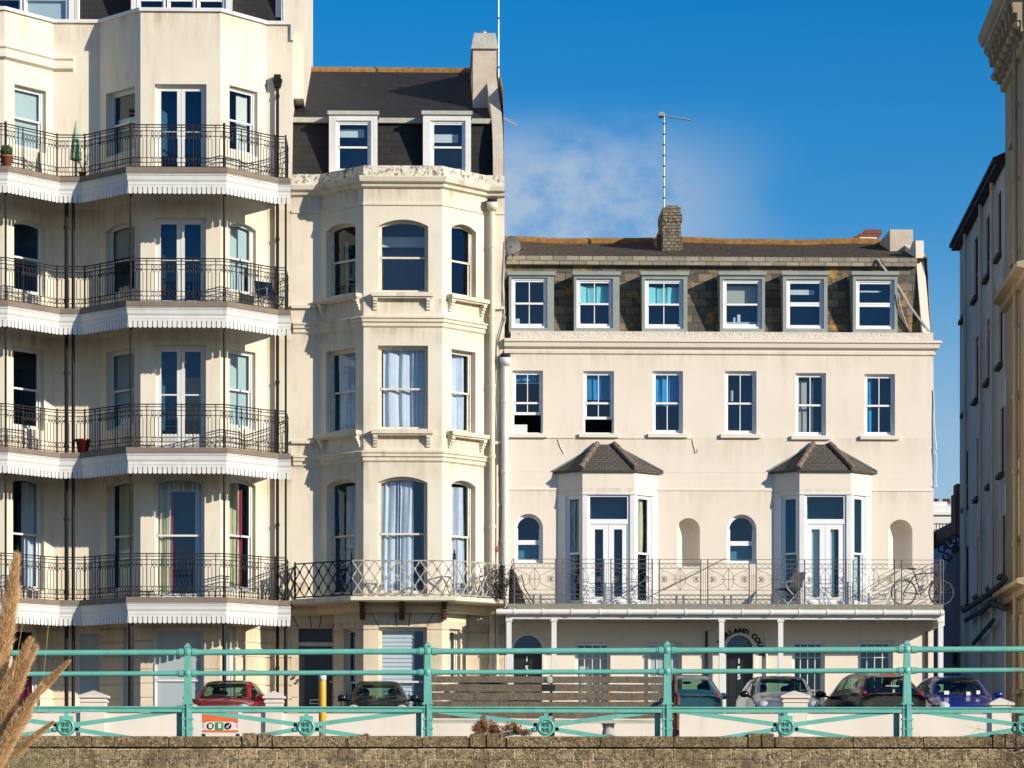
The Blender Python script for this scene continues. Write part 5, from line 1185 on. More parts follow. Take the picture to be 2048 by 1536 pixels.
# ================================================================ TERRACE WALL with piers
TW=thing('terrace_wall','low white rendered wall with square capped piers in front of the parked cars','wall',(0,TWY,0))
ztw=PC(1024,1425,68).z; m=MB(); a=PC(-700,1425,68).x; b=PC(2034,1425,68).x
m.box(a,b,TWY,TWY+.3,-.2,ztw-.0); m.box(a,b,TWY-.03,TWY+.33,ztw,ztw+.001); m.build('wall','wall_pink',TW)
for (x0,x1,yt) in ((160,209,1385),(530,564,1386),(1573,1622,1384),(1996,2036,1398)):
    xa=PC(x0,1400,67.9).x; xb=PC(x1,1400,67.9).x; ya=TWY-.09; z=PC(x0,yt+10,67.9).z; w=xb-xa
    m=MB(); m.box(xa,xb,ya,ya+w,-.2,z); m.box(xa-.03,xb+.03,ya-.03,ya+w+.03,z-.1,z-.05); m.box(xa-.06,xb+.06,ya-.06,ya+w+.06,z,z+.05)
    cx_=(xa+xb)/2; cy_=ya+w/2; h=w/2+.06
    m.hexa([(cx_-h,cy_-h,z+.05),(cx_+h,cy_-h,z+.05),(cx_+h,cy_+h,z+.05),(cx_-h,cy_+h,z+.05),(cx_-.02,cy_-.02,z+.17),(cx_+.02,cy_-.02,z+.17),(cx_+.02,cy_+.02,z+.17),(cx_-.02,cy_+.02,z+.17)])
    m.build('pier','wall_pink',TW)
# ================================================================ BOLLARDS, SIGN, BENCH
def bollard(x0,x1,yt,yb,c,lab):
    p=PC((x0+x1)/2,yt,c); z1=p.z; z0=PC(x0,yb,c).z; r=(PC(x1,yt,c).x-PC(x0,yt,c).x)/2
    t=thing('bollard',lab,'bollard',(p.x,p.y,-.13),'yellow banded bollards')
    m=MB(); m.lathe((p.x,p.y,0),[(r*.9,-.13),(r*.9,z0)],14); m.build('base','stone_grey',t,True)
    m=MB(); m.lathe((p.x,p.y,0),[(r*.97,z0),(r,z0+.02),(r,z1-.12),(r*.97,z1-.11)],14); m.build('reflective_band','yellow',t,True)
    m=MB(); m.lathe((p.x,p.y,0),[(r*1.02,z1-.11),(r*1.05,z1-.02),(r*.9,z1)],14); m.build('cap','board_white',t,True)
bollard(637.5,652.5,1350,1445,56,'tall yellow bollard with white cap standing in the road before the black door')
bollard(1213,1226,1364,1428,58,'short yellow bollard mostly hidden behind the bench slats')
p=PC(441,1450,38.8); t=thing('sign_board','orange and white notice board with three round icons behind the railing','sign',(p.x,p.y,0))
xa,xb=PC(397,1450,38.8).x,PC(484,1450,38.8).x; z1=PC(441,1417,38.8).z; z0=.12; f=Fr((xa,p.y),(xb,p.y))
m=MB(); m.fb(f,0,f.L,0,-.04,z0,z1); m.build('panel','board_white',t)
zq=lambda y: PC(441,y,38.8).z
m=MB()
for y0,y1 in ((1421,1445.5),(1448.5,1450),(1452.5,1454.5),(1460,1490)): m.fb(f,.05,f.L-.05,.004,0,zq(y1) if zq(y1)>z0 else z0+.02,zq(y0))
m.build('orange_print','orange_board',t)
m=MB(); ua,z=f.hit(415.5,1452); ub=f.hit(463,1452)[0]; pts=[(ua+.0+.055*math.cos(a),z+.055*math.sin(a)) for a in [PI/2+PI*k/8 for k in range(9)]]+[(ub-.055+.055+.055*math.cos(a),z+.055*math.sin(a)) for a in [-PI/2+PI*k/8 for k in range(9)]]
m.poly([f.pt(u,.0045,q) for u,q in pts]); m.build('icon_window','board_white',t)
m=MB()
for k,px in enumerate((421,439.5,456)):
    u,z=f.hit(px,1452)
    if k==1: pass
    else: m.tube([f.pt(u,.005,z),f.pt(u,.012,z)],.045,18)
m.build('icon_disc','black_matt',t); m=MB()
u,z=f.hit(421,1452); m.fb(f,u-.022,u+.022,.016,.012,z-.028,z+.028); u,z=f.hit(439.5,1452); m.fb(f,u-.02,u+.02,.020,.017,z-.03,z+.03); u,z=f.hit(456,1452)
m.tube([f.pt(u-.025,.014,z-.02),f.pt(u,.014,z+.005),f.pt(u+.025,.014,z+.01)],.006,4); m.tube([f.pt(u-.005,.014,z-.03),f.pt(u+.02,.014,z+.03)],.006,4); m.build('icon_figure','board_white',t)
m=MB(); u,z=f.hit(439.5,1452); m.fb(f,u-.048,u+.048,.0155,.0105,z-.048,z+.048); m.build('green_icon','green_print',t)
m=text(0,'Cycles',0,.10,Matrix.Translation((f.pt(.33,.006,zq(1434))))@Matrix.Rotation(R(90),4,'X'),.002,.001) if False else MB()
m=MB(); 
for u in (.06,f.L-.06): m.fb(f,u-.025,u+.025,-.041,-.08,0,z1-.1)
m.build('leg','iron_grey',t)
# bench
cb=40.3; BP=lambda x,y: Vector(PC(x,y,cb)); p=BP(1105,1440)
BN=thing('park_bench','long weathered grey wooden slatted bench behind the railing with rusty red cast iron ends','bench',(p.x,p.y,0))
rnd.seed(5)
xa,xb=BP(862,1400).x,BP(1344,1400).x; y=p.y; zz=lambda yy: BP(1100,yy).z
def slat(y0,y1,dy,th=.035,nm='back_slat'):
    m=MB(); n=12; a=zz(y1); b=zz(y0); j=[rnd.uniform(-.004,.004) for _ in range(n+1)]
    for i in range(n):
        x0=xa+(xb-xa)*i/n; x1=xa+(xb-xa)*(i+1)/n
        m.hexa([(x0,y+dy,a+j[i]),(x1,y+dy,a+j[i+1]),(x1,y+dy+th,a+j[i+1]),(x0,y+dy+th,a+j[i]),(x0,y+dy,b+j[i]*.7),(x1,y+dy,b+j[i+1]*.7),(x1,y+dy+th,b+j[i+1]*.7),(x0,y+dy+th,b+j[i]*.7)])
    m.build(nm,'bench_wood',BN)
slat(1353,1366,-.03,.05); slat(1368.5,1383,.0); slat(1385.2,1400.8,.012); slat(1402.8,1413.5,.02); slat(1425,1438,-.30,.04,'seat_slat')
for i in range(4): 
    m=MB(); m.box(xa,xb,y-.26+i*.09,y-.19+i*.09,.42,.45); m.build('seat_slat','bench_wood',BN)
m=MB(); m.box(xa,xb-.02,y-.26,y-.22,zz(1447.5),zz(1441)); m.build('seat_rail','lead_pale',BN)
for x in (xa-.04,(xa+xb)/2,xb+.05):
    mid=abs(x-(xa+xb)/2)<.01
    m=MB(); pts=[(.06,zz(1350)),(.05,zz(1362)),(.07,zz(1385)),(.10,zz(1400)),(.09,.48),(.12,.40),(.06,.2),(.10,0)]
    for i in range(len(pts)-1): m.tube([(x,y+pts[i][0],pts[i][1]),(x,y+pts[i+1][0],pts[i+1][1])],.035 if not mid else .02,7)
    if not mid:
        m.tube([(x,y+.07,zz(1385)),(x,y-.2,zz(1390)),(x,y-.34,zz(1396)),(x,y-.36,zz(1412))],.032,7)
    m.tube([(x,y+.1,.43),(x,y-.3,.43)],.03,6); m.tube([(x,y-.3,.43),(x,y-.26,.2),(x,y-.33,0)],.032,7)
    m.build('end_frame' if not mid else 'middle_frame','bench_iron',BN,True)
m=MB(); q=BP(1098,1360); m.ball((q.x,y-.035,q.z),.05,.02,.055,12); m.build('green_boss','lead_pale',BN,True)
m=MB(); q=BP(1098,1375.5); m.box(q.x-.085,q.x+.085,y-.012,y,q.z-.035,q.z+.035); m.build('plaque','black_matt',BN)
m=MB(); q=BP(1216,1460); m.lathe((q.x,y-.1,0),[(.28,0),(.28,.04),(.18,.07),(.09,.13),(.07,.22),(.09,.30),(.10,zz(1448))],16); m.build('pedestal_leg','lead_pale',BN,True)
# ================================================================ CARS
def car(label,cat,X,Y,rz,paint,W=1.7,Lc=3.9,H=1.46,roofm=None,style='hatch',rearred=0,plate=None,group='cars parked behind the white wall',name='parked_car'):
    t=thing(name,label,cat,(X,Y,TZ),group,rz); ORG[t.name]=Vector((0,0,0))
    k=H/1.46; hw=W/2; s=lambda f:-Lc/2+Lc*f
    if style=='mini': st=[(0,.36,.55,.92,.60,.80),(.03,.24,.72,.96,.80,.86),(.12,.18,.84,.98,.90,.86),(.24,.18,.90,1,.97,.84),(.34,.18,.93,1,1.36,.72),(.40,.18,.94,1,1.42,.72),(.55,.18,.95,1,1.45,.73),(.78,.18,.95,1,1.43,.72),(.90,.18,.95,.99,1.38,.70),(.975,.2,.93,.97,1.0,.80),(1,.36,.85,.93,.9,.80)]
    else: st=[(0,.36,.52,.84,.56,.66),(.03,.24,.66,.92,.70,.78),(.12,.18,.75,.97,.80,.82),(.26,.18,.86,1,.91,.83),(.36,.18,.92,1,1.30,.70),(.43,.18,.93,1,1.41,.67),(.55,.18,.95,1,1.46,.67),(.75,.18,.96,1,1.43,.66),(.86,.18,.97,.99,1.34,.62),(.965,.22,.95,.95,1.02,.73),(1,.36,.84,.90,.9,.76)]
    V=[];rows=[]
    for (f,zl,zb,wb,zt,wt) in st:
        zl*=k;zb*=k;zt*=k; w=wb*hw; tw=wt*hw; y=s(f); a=(w*.97,zb); c=(tw,max(zt-.03,zb))
        ln=lambda q:(a[0]+(c[0]-a[0])*q,a[1]+(c[1]-a[1])*q)
        h=[(w*.86,zl),(w*.98,zl+.12),(w,(zl+zb)/2),(w*.995,zb-.07),ln(0),ln(.14),ln(.88),(tw*.90,max(zt-.005,zb+.005)),(tw*.5,zt+.012),(0,zt+.018)]
        ring=[(0,y,zl)]+[(-q[0],y,q[1]) for q in h]+[(q[0],y,q[1]) for q in h[-2::-1]]
        rows.append([len(V)+i for i in range(len(ring))]); V+=ring
    n=len(rows[0]); Fc=[];M=[]
    for i in range(len(st)-1):
        for j in range(n):
            jj=(j+1)%n; Fc.append((rows[i][j],rows[i][jj],rows[i+1][jj],rows[i+1][j])); m=0
            jm=j if j<=10 else None
            side=(j in (6,13)); top=(8<=j<=11); fil=(j in (7,12))
            if side and 3<=i<=8: m=3
            if (top) and 3<=i<=4: m=1
            if (top) and 8<=i<=8: m=2
            if m==0 and roofm and 5<=i<=7 and 7<=j<=12: m=4
            M.append(m)
    Fc.append(tuple(rows[0])); M.append(0); Fc.append(tuple(rows[-1][::-1])); M.append(0)
    me=bpy.data.meshes.new('c'); me.from_pydata(V,[],Fc)
    for i in range(5): me.materials.append(MATS[paint])
    me.polygons.foreach_set('material_index',M); ob=bpy.data.objects.new('c',me); COL.objects.link(ob)
    md=ob.modifiers.new('s','SUBSURF'); md.levels=2; md.render_levels=2
    dg=bpy.context.evaluated_depsgraph_get(); e=bpy.data.meshes.new_from_object(ob.evaluated_get(dg)); bpy.data.objects.remove(ob)
    vs=[tuple(v.co) for v in e.vertices]; ps=[(tuple(p.vertices),p.material_index,p.center.copy()) for p in e.polygons]; bpy.data.meshes.remove(e)
    def sub(nm,sel,mt,par=t,shr=0):
        mp={}; m=MB()
        for vv,mi,c in ps:
            if not sel(mi,c): continue
            q=[]
            for v in vv:
                if v not in mp: mp[v]=len(m.v); m.v.append(vs[v])
                q.append(mp[v])
            m.f.append(tuple(q)); m.m.append(0)
        return m.build(nm,mt,par,True) if m.f else None
    yb=s(.60)
    body=sub('body',lambda mi,c: mi==0 or (mi==3 and (abs(c.y-s(.585))<.06 or abs(c.y-s(.86))<.07)),paint)
    if roofm: sub('roof',lambda mi,c: mi==4,roofm)
    sub('windscreen',lambda mi,c: mi==1,'glass_car'); sub('rear_window',lambda mi,c: mi==2,'glass_car')
    for sg in (-1,1): sub('side_window',lambda mi,c: mi==3 and c.x*sg>0 and not(abs(c.y-s(.585))<.06 or abs(c.y-s(.86))<.07),'glass_car')
    m=MB(); m.box(-hw*.82,hw*.82,s(.24),s(.95),.3,.74*k)
    m.hexa([(-hw*.85,s(.22),.7*k),(hw*.85,s(.22),.7*k),(hw*.85,s(.34),.7*k),(-hw*.85,s(.34),.7*k),(-hw*.8,s(.24),.93*k),(hw*.8,s(.24),.93*k),(hw*.8,s(.34),.90*k),(-hw*.8,s(.34),.90*k)])
    m.build('cabin_floor','seat_dark',t)
    for f,xs in ((.52,(-.36,.36)),(.78,(-.38,.38))):
        for x in xs:
            m=MB(); m.hexa([(x-.24,s(f),.5),(x+.24,s(f),.5),(x+.24,s(f)+.14,.5),(x-.24,s(f)+.14,.5),(x-.2,s(f)+.12,1.08*k),(x+.2,s(f)+.12,1.08*k),(x+.2,s(f)+.22,1.08*k),(x-.2,s(f)+.22,1.08*k)])
            m.ball((x,s(f)+.2,1.17*k),.13,.06,.10,12); m.build('seat','seat_dark',t)
    m=MB(); m.tube([(.36+.18*math.cos(2*PI*i/16),s(.36)+.05*math.sin(2*PI*i/16),.95*k+.16*math.sin(2*PI*i/16)) for i in range(17)],.014,6,cap=False); m.tube([(.36,s(.36),.95*k),(.36,s(.30),.85*k)],.03,6); m.build('steering_wheel','black_plastic',t)
    m=MB(); m.ball((0,s(.43),1.30*k),.12,.03,.035); m.build('rear_view_mirror','black_plastic',t,True)
    for sg in (-1,1):
        m=MB(); m.ball((sg*(hw+.10),s(.31),.99*k),.12,.07,.085,12); m.tube([(sg*(hw-.06),s(.31),.93*k),(sg*(hw+.06),s(.31),.95*k)],.03,6); m.build('wing_mirror',paint if not roofm else 'roof_black',t,True)
        m=MB(); m.ball((sg*hw*(.74 if style!='mini' else .72),s(.05),.66*k),.17,.14,.13 if style!='mini' else .15,14); m.build('headlight','lamp_clear',t,True)
        m=MB(); m.ball((sg*hw*.80,s(.972),.84*k),.085,.06,.15,14); m.build('tail_light','lamp_red',t,True)
        for f in (.19,.80):
            m=MB(); x0=sg*(hw-.10); 
            for (a,b,r,mi) in ((x0-.1,x0+.1,.30,0),(x0-.105,x0+.105,.2,1)): m.tube([(a,s(f),.30),(b,s(f),.30)],r,18,mi)
            m.build('wheel',['tyre','alu'],t)
        for wp in ((.18,),): pass
    m=MB(); m.tube([(-hw*.62,s(.255),1.0*k),(-.05,s(.262),1.012*k)],.012,5); m.tube([(-.0,s(.25),1.0*k),(hw*.55,s(.262),1.012*k)],.012,5); m.build('wiper','black_plastic',t)
    m=MB(); m.box(-.26,.26,s(0)-.02,s(0)+.03,.42,.53); m.build('number_plate','plate_white',t)
    m=MB(); m.box(-.26,.26,s(1)-.03,s(1)+.02,.50,.61); m.build('number_plate','plate_yellow',t)
    if rearred:
        m=MB(); m.box(-.17,.17,s(.885),s(.90),1.335*k,1.365*k); m.build('brake_light','lamp_red',t)
    if style=='mini':
        m=MB(); m.box(-hw*.45,hw*.45,s(0)-.01,s(.03),.40,.56); m.build('grille','black_plastic',t)
    return t
def cpos(px,c): p=PC(px,1400,c); return p.x,p.y
x,y=cpos(459,75.3); car('small red car facing the sea beside the capped pier, left of the black door','car',x,y,R(-6),'car_red',W=1.68,Lc=3.7,H=1.44)
x,y=cpos(757,76.0); car('dark grey hatchback facing the sea in front of the slatted ground floor blind','car',x,y,0,'car_dark',W=1.62,Lc=3.6,H=1.46)
x,y=cpos(965,76.0); car('dark blue car almost hidden behind the back of the wooden bench','car',x,y,R(3),'car_navy',W=1.7,Lc=3.8,H=1.58)
x,y=cpos(1374,74.0); car('teal hatchback seen from behind with one red tail light, right of the bench','car',x,y,R(180-3),'car_teal',W=1.66,Lc=3.7,H=1.49)
x,y=cpos(1556,74.6); T=car('silver grey car with a black roof and black mirrors behind the middle wall pier','car',x,y,R(2),'car_silver',W=1.69,Lc=3.7,H=1.52,roofm='roof_black',style='mini')
x,y=cpos(1738,73.6); T=car('black hatchback seen from behind with red brake light, beside the bright blue car','car',x,y,R(180+9),'car_black',W=1.75,Lc=4.0,H=1.53,rearred=1)
m=MB(); ys=2.0*1; m.tube([(-.015,ys-.03,.99),(-.01,ys-.04,1.03),(.015,ys-.05,1.065),(.035,ys-.05,1.06)],.010,4); m.tube([(.0,ys-.05,1.05),(-.03,ys-.05,1.06)],.007,4); m.tube([(.03,ys-.03,.99),(.012,ys-.04,1.03)],.008,4); ob=m.build('badge','alu',T)
m=MB(); m.box(-.17,.17,ys-.17,ys-.155,1.145,1.157); m.tube([(0,ys-.2,1.16),(0,ys-.24,1.25)],.005,4); m.build('rear_wiper','board_white',T)
m=MB(); m.tube([(0,.9,1.5),(-.0,1.0,1.62)],.01,4); m.build('aerial','black_plastic',T)
x,y=cpos(1905,74.4); T=car('bright blue car with papers on the dashboard, rightmost in the row','car',x,y,R(3),'car_blue',W=1.74,Lc=4.0,H=1.50)
m=MB()
for (a,b,w) in ((-.45,1.02,.12),(.1,1.0,.1),(.35,1.03,.09)): m.box(a,a+w,-1.05,-1.0,b-.02,b+.07)
m.build('paper','board_white',T)
# ================================================================ THINGS ON THE BALCONIES
def pot(x,y,z,r,h,mt): m=MB(); m.lathe((x,y,z),[(r*.68,0),(r*.9,h*.85),(r*1.06,h*.86),(r*1.06,h),(r*.9,h),(r*.85,h*.9)],16); return m
p=P(13,300,-2.85); t=thing('plant_pot','clipped round box ball in a tall terracotta pot on the top balcony','plant',(p.x,p.y,DZ[0]))
pot(p.x,p.y,DZ[0],.16,.30,'x').build('pot','terracotta',t,True)
def leaves(m,c,r,n,s,flat=1,seed=1,shell=.4):
    rg=random.Random(seed)
    for _ in range(n):
        while True:
            v=Vector((rg.uniform(-1,1),rg.uniform(-1,1),rg.uniform(-1,1)))
            if shell<v.length<1: break
        q=Vector(c)+Vector((v.x*r[0],v.y*r[1],v.z*r[2])); a=Vector((rg.gauss(0,1),rg.gauss(0,1),rg.gauss(0,1))).normalized(); b=a.orthogonal().normalized(); k=s*rg.uniform(.6,1.3)
        m.poly([q-a*k,q+b*k*.45,q+a*k,q-b*k*.45])
m=MB(); leaves(m,(p.x,p.y,DZ[0]+.42),(.17,.17,.17),900,.028); m.ball((p.x,p.y,DZ[0]+.42),.14); m.build('foliage','leaf_green',t)
p=P(165,340,-1.65); t=thing('flower_pot','small red glazed pot with a spindly flowering plant on the top balcony','plant',(p.x,p.y,DZ[0]))
pot(p.x,p.y,DZ[0],.11,.14,'x').build('pot','red_glaze',t,True); m=MB(); rnd.seed(2)
for i in range(14): a=rnd.uniform(0,6.3); l=rnd.uniform(.25,.5); q=Vector((p.x,p.y,DZ[0]+.12)); e=q+Vector((math.cos(a)*l*.4,math.sin(a)*l*.2,l)); m.tube([q,q.lerp(e,.5)+Vector((0,0,.05)),e],.006,4); leaves(m,e,(.04,.04,.06),12,.02,seed=i)
m.build('stems','leaf_green',t)
p=P(166,890,-1.65); t=thing('plant_pot','large dark red glazed pot standing empty on the third balcony','pot',(p.x,p.y,DZ[2]))
pot(p.x,p.y,DZ[2],.20,.36,'x').build('pot','red_glaze',t,True)
p=P(152,320,-1.3); m=MB(); 
m.lathe((p.x,p.y,DZ[0]),[(.04,0),(.04,.5),(.16,.55),(.13,.9),(.07,1.25),(.02,1.5),(.005,1.58)],10)
solo(m,'garden_parasol','green_cloth','closed pale green parasol standing between the two bays on the top balcony','parasol',(p.x,p.y,DZ[0]))
def fchair(x,y,z,rz,label,w=.5,mt='black_matt',fm='alu',pat=None):
    t=thing('balcony_chair',label,'chair',(x,y,z),'balcony chairs',rz)
    for s_ in (-1,1):
        m=MB(); m.tube([(s_*w/2,-.25,0),(s_*w/2,.22,.42),(s_*w/2,.36,.85)],.014,6); m.tube([(s_*w/2,.25,0),(s_*w/2,-.25,.42),(s_*w/2,-.27,.60),(s_*w/2,.28,.62)],.014,6); m.build('frame',fm,t)
    m=MB(); m.hexa([(-w/2,-.25,.40),(w/2,-.25,.40),(w/2,.22,.38),(-w/2,.22,.38),(-w/2,-.25,.43),(w/2,-.25,.43),(w/2,.22,.42),(-w/2,.22,.42)]); m.build('seat',mt,t)
    m=MB(); m.hexa([(-w/2,.2,.44),(w/2,.2,.44),(w/2,.23,.44),(-w/2,.23,.44),(-w/2,.36,.88),(w/2,.36,.88),(w/2,.39,.88),(-w/2,.39,.88)]); m.build('backrest',pat or mt,t)
    return t
p=P(541,600,-1.2); fchair(p.x,p.y,DZ[1],R(35),'dark blue folding camp chair at the right end of the second balcony','.' and .55,'car_navy')
p=P(1577,1190,-1.2); fchair(p.x,p.y,VD,R(-60),'balcony chair with a black and white patterned back beside the right bay on the veranda',.55,'black_matt','alu','iron_white')
p=P(1040,1190,-1.15); t=thing('folded_lounger','folded black garden lounger leaning at the left end of the veranda','lounger',(p.x,p.y,VD))
m=MB(); f=Fr((p.x-.25,p.y),(p.x+.3,p.y)); m.hexa([f.pt(-.05,0,VD),f.pt(.42,0,VD),f.pt(.42,-.1,VD),f.pt(-.05,-.1,VD),f.pt(-.02,-.3,VD+.95),f.pt(.1,-.3,VD+.95),f.pt(.1,-.36,VD+.95),f.pt(-.02,-.36,VD+.95)]); m.build('canvas','black_matt',t)
m=MB(); m.tube([f.pt(.55,.1,VD),f.pt(.25,-.2,VD+.45),f.pt(.14,-.3,VD+.85)],.018,6); m.tube([f.pt(.62,.1,VD),f.pt(.38,-.2,VD+.45),f.pt(.30,-.3,VD+.82)],.018,6); m.build('frame','bench_wood',t)
p=P(1000,1195,-1.3); m=MB(); rnd.seed(9)
for i in range(46):
    a=rnd.uniform(0,6.28); l=rnd.uniform(.3,1.0); q=Vector((p.x+rnd.uniform(-.12,.14),p.y+rnd.uniform(-.1,.1),MD)); e=q+Vector((math.cos(a)*l*.28,math.sin(a)*.12*l,l)); m.tube([q,e],.008,3,r1=.003)
    leaves(m,q.lerp(e,.8),(.12,.08,.15),11,.035,seed=i)
solo(m,'climbing_plant','plant_dark','dark tangled plant growing at the right end of the narrow house balcony','plant',(p.x,p.y,MD))
# bicycle
p0=P(1809,1207,-1.25); p1=P(1868,1207,-1.25); r=.335; zb=VD+r; t=thing('bicycle','dark road bicycle with thin tyres leaning on the right end of the veranda railing','bicycle',((p0.x+p1.x)/2,p0.y,VD))
yb=p0.y-.05; A=Vector((p0.x-.03,yb,zb)); B=Vector((A.x+1.0,yb,zb)); Bk=Vector((A.x+.46,yb,zb-.04)); St=Vector((A.x+.28,yb,zb+.50)); Hd=Vector((A.x+.83,yb,zb+.52)); Hl=Vector((A.x+.87,yb,zb+.40))
for c in (A,B):
    m=MB(); m.tube([(c.x+r*math.cos(2*PI*i/32),yb,c.z+r*math.sin(2*PI*i/32)) for i in range(33)],.014,6,cap=False)
    m.tube([(c.x+(r-.02)*math.cos(2*PI*i/32),yb,c.z+(r-.02)*math.sin(2*PI*i/32)) for i in range(33)],.008,5,1,cap=False)
    for i in range(12): a=2*PI*i/12; m.tube([c,(c.x+r*math.cos(a),yb,c.z+r*math.sin(a))],.0025,3,1)
    m.tube([c-Vector((0,.04,0)),c+Vector((0,.04,0))],.02,8,1); m.build('wheel',['tyre','alu'],t)
m=MB()
for a,b in ((Bk,St),(Bk,Hl),(St-Vector((0,0,.03)),Hd),(A,Bk),(A,St-Vector((0,0,.06))),(Hl,B),(Hd,Hl),(St,St+Vector((-.04,0,.10)))): m.tube([a,b],.016,6)
m.build('frame','iron_black',t)
m=MB(); m.ball(St+Vector((-.06,0,.12)),.14,.06,.03,12); m.build('saddle','black_matt',t,True)
m=MB(); m.tube([Hd,Hd+Vector((.02,0,.12)),Hd+Vector((.12,0,.15))],.013,6)
for s_ in (-1,1): c=Hd+Vector((.10,s_*.18,.14)); m.tube([c-Vector((0,s_*.18,0)),c,c+Vector((.09,0,0)),c+Vector((.13,0,-.06)),c+Vector((.08,0,-.13)),c+Vector((.0,0,-.14))],.013,6)
m.build('handlebar','black_plastic',t)
m=MB(); m.tube([Bk+Vector((0,.04,0)),Bk+Vector((.06,.06,-.15))],.01,5); m.tube([Bk-Vector((0,.04,0)),Bk+Vector((-.06,-.06,.15))],.01,5); m.tube([(Bk.x+.09*math.cos(2*PI*i/16),yb-.03,Bk.z+.09*math.sin(2*PI*i/16)) for i in range(17)],.008,4); m.build('crank','alu',t)
# ================================================================ PLANTS
def weed(px0,px1,ytop,c,label,seed,mt='leaf_dry',n=60,lv=30,ls=.014,yb=1474):
    a=PC(px0,1474,c); b=PC(px1,1474,c); z0=PC(1024,yb,c).z; zt_=PC(1024,ytop,c).z; rg=random.Random(seed); m=MB(); H=zt_-z0
    for i in range(n):
        t_=rg.random(); h=H*(1-abs(2*t_-.75)*.8)*rg.uniform(.45,1); x=a.x+(b.x-a.x)*t_; q=Vector((x*.6+(a.x+b.x)*.2,a.y+rg.uniform(-.05,.05),z0)); e=Vector((x+rg.uniform(-.06,.06),a.y+rg.uniform(-.1,.08),z0+max(h,.03)))
        m.tube([q,q.lerp(e,.5)+Vector((rg.uniform(-.02,.02),0,.01)),e],.0035,3,r1=.0015); leaves(m,q.lerp(e,.75),(.035,.035,H*.16+.01),lv,ls,seed=seed*100+i,shell=0)
    return solo(m,'wall_weed',mt,label,'plant',((a.x+b.x)/2,a.y,z0),'weeds on the sea wall')
weed(948,1003,1416,38.02,'dry reddish brown bush growing on the coping between railing and bench',21,n=75,lv=34)
weed(1003,1058,1436,38.02,'low dry reddish weed trailing right of the taller brown bush',22,n=45,lv=24,yb=1470)
weed(722,742,1464,38.02,'tiny dry weed sprig in a coping joint under the dark hatchback',23,n=7,lv=12)
# pampas grass, bottom left
PG=thing('pampas_grass','large clump of tan pampas grass plumes and green blades in the bottom left corner','grass',tuple(PC(0,1640,22)))
def plume(px0,py0,px1,py1,c,w,label,seed,bend=.12):
    rg=random.Random(seed); a=PC(px0,py0,c); b=PC(px1,py1,c); d=b-a; Lp=d.length; t=d.normalized(); sd_=Vector((-t.z,0,t.x)); m=MB(); n=9000; W=w*1.45*c/F
    ax=lambda s_: a+d*s_+sd_*(bend*Lp*(s_*(1-s_)))
    for i in range(n):
        s_=rg.random()**.85; env=W*(math.sin(PI*min(1,.12+s_*.9))**.7)*(1-s_*.45); q=ax(s_); an=rg.uniform(0,6.283); rad=env*(rg.random()**.7)*.55*rg.choice((1,1,1,1.25))
        o=sd_*math.cos(an)*rad+Vector((0,1,0))*math.sin(an)*rad; l=Lp*rg.uniform(.035,.085); dr=(t+o.normalized()*rg.uniform(.15,.75)).normalized() if o.length>1e-6 else t
        p_=q+o*.5; nrm=dr.cross(Vector((rg.gauss(0,1),rg.gauss(0,1),rg.gauss(0,1)))).normalized()*rg.uniform(.0009,.0022); e=p_+dr*l+Vector((0,0,-l*.15))
        m.poly([p_-nrm,p_+nrm,e])
    m.tube([ax(k/8) for k in range(8)],W*.10,7,r1=W*.03)
    pl=m.build('plume','plume',PG)
    g=MB(); a0=a-t*.7; g.tube([a0,a,a+d*.5+sd_*bend*Lp*.25],.006,5,r1=.003); g.build('stalk','stalk',pl)
    return pl
c=22.
plume(-8,1360,33,1108,c,46,'tallest pampas plume, upright at the left edge reaching the fourth balcony fascia',1,-.05)
plume(-14,1475,62,1278,c+.2,44,'thick pampas plume left of the twin tips, leaning right over the top rail',2)
plume(0,1462,73,1292,c-.2,36,'pampas plume whose tip ends just above the second rail, beside the thick one',3)
plume(66,1395,138,1322,c,22,'slim pampas plume pointing up right, farthest right over the middle rail',4,.03)
plume(-20,1560,84,1372,c-.3,38,'long pampas plume crossing the flat rail beneath the others',5)
plume(20,1515,106,1444,c+.1,18,'lowest short brown pampas plume lying over the coping',6,.05)
plume(-20,1420,20,1300,c+.3,40,'shaggy pampas plume at the very left edge under the tallest one',7)
plume(-25,1520,44,1400,c+.1,34,'drooping pampas plume in the bottom left corner above the green blades',8)
plume(-30,1500,22,1340,c+.2,40,'',9); plume(-26,1560,60,1430,c-.1,34,'',10); plume(-30,1460,48,1330,c+.4,38,'',11); plume(-40,1400,8,1230,c+.4,34,'',12)
m=MB(); rg=random.Random(4)
for i in range(520):
    x0=rg.uniform(-90,60); a=PC(x0,1640,c+rg.uniform(-.3,.3)); L_=rg.uniform(.25,.75); an=rg.gauss(.35,.5); w=rg.uniform(.002,.004); pts=[]
    for k in range(6): s_=k/5; pts.append(a+Vector((math.sin(an)*L_*s_+.25*L_*s_*s_*(1 if an>0 else -1),rg.uniform(-.01,.01)*k,L_*s_*(1-.45*s_*abs(an)))))
    for k in range(5): n_=Vector((w*(1-k/6),0,0)); n2=Vector((w*(1-(k+1)/6),0,0)); m.poly([pts[k]-n_,pts[k]+n_,pts[k+1]+n2,pts[k+1]-n2])
m.build('leaves','leaf_grass',PG)
# thin grass blades over the fourth fascia
m=MB()
for (x0,y0,x1,y1) in ((0,1400,36,1215),(10,1420,50,1220),(70,1480,98,1240)): a=PC(x0,y0,c); b=PC(x1,y1,c); m.tube([a,a.lerp(b,.5)+Vector((.01,0,0)),b],.0016,3)
m.build('stems','stalk',PG)
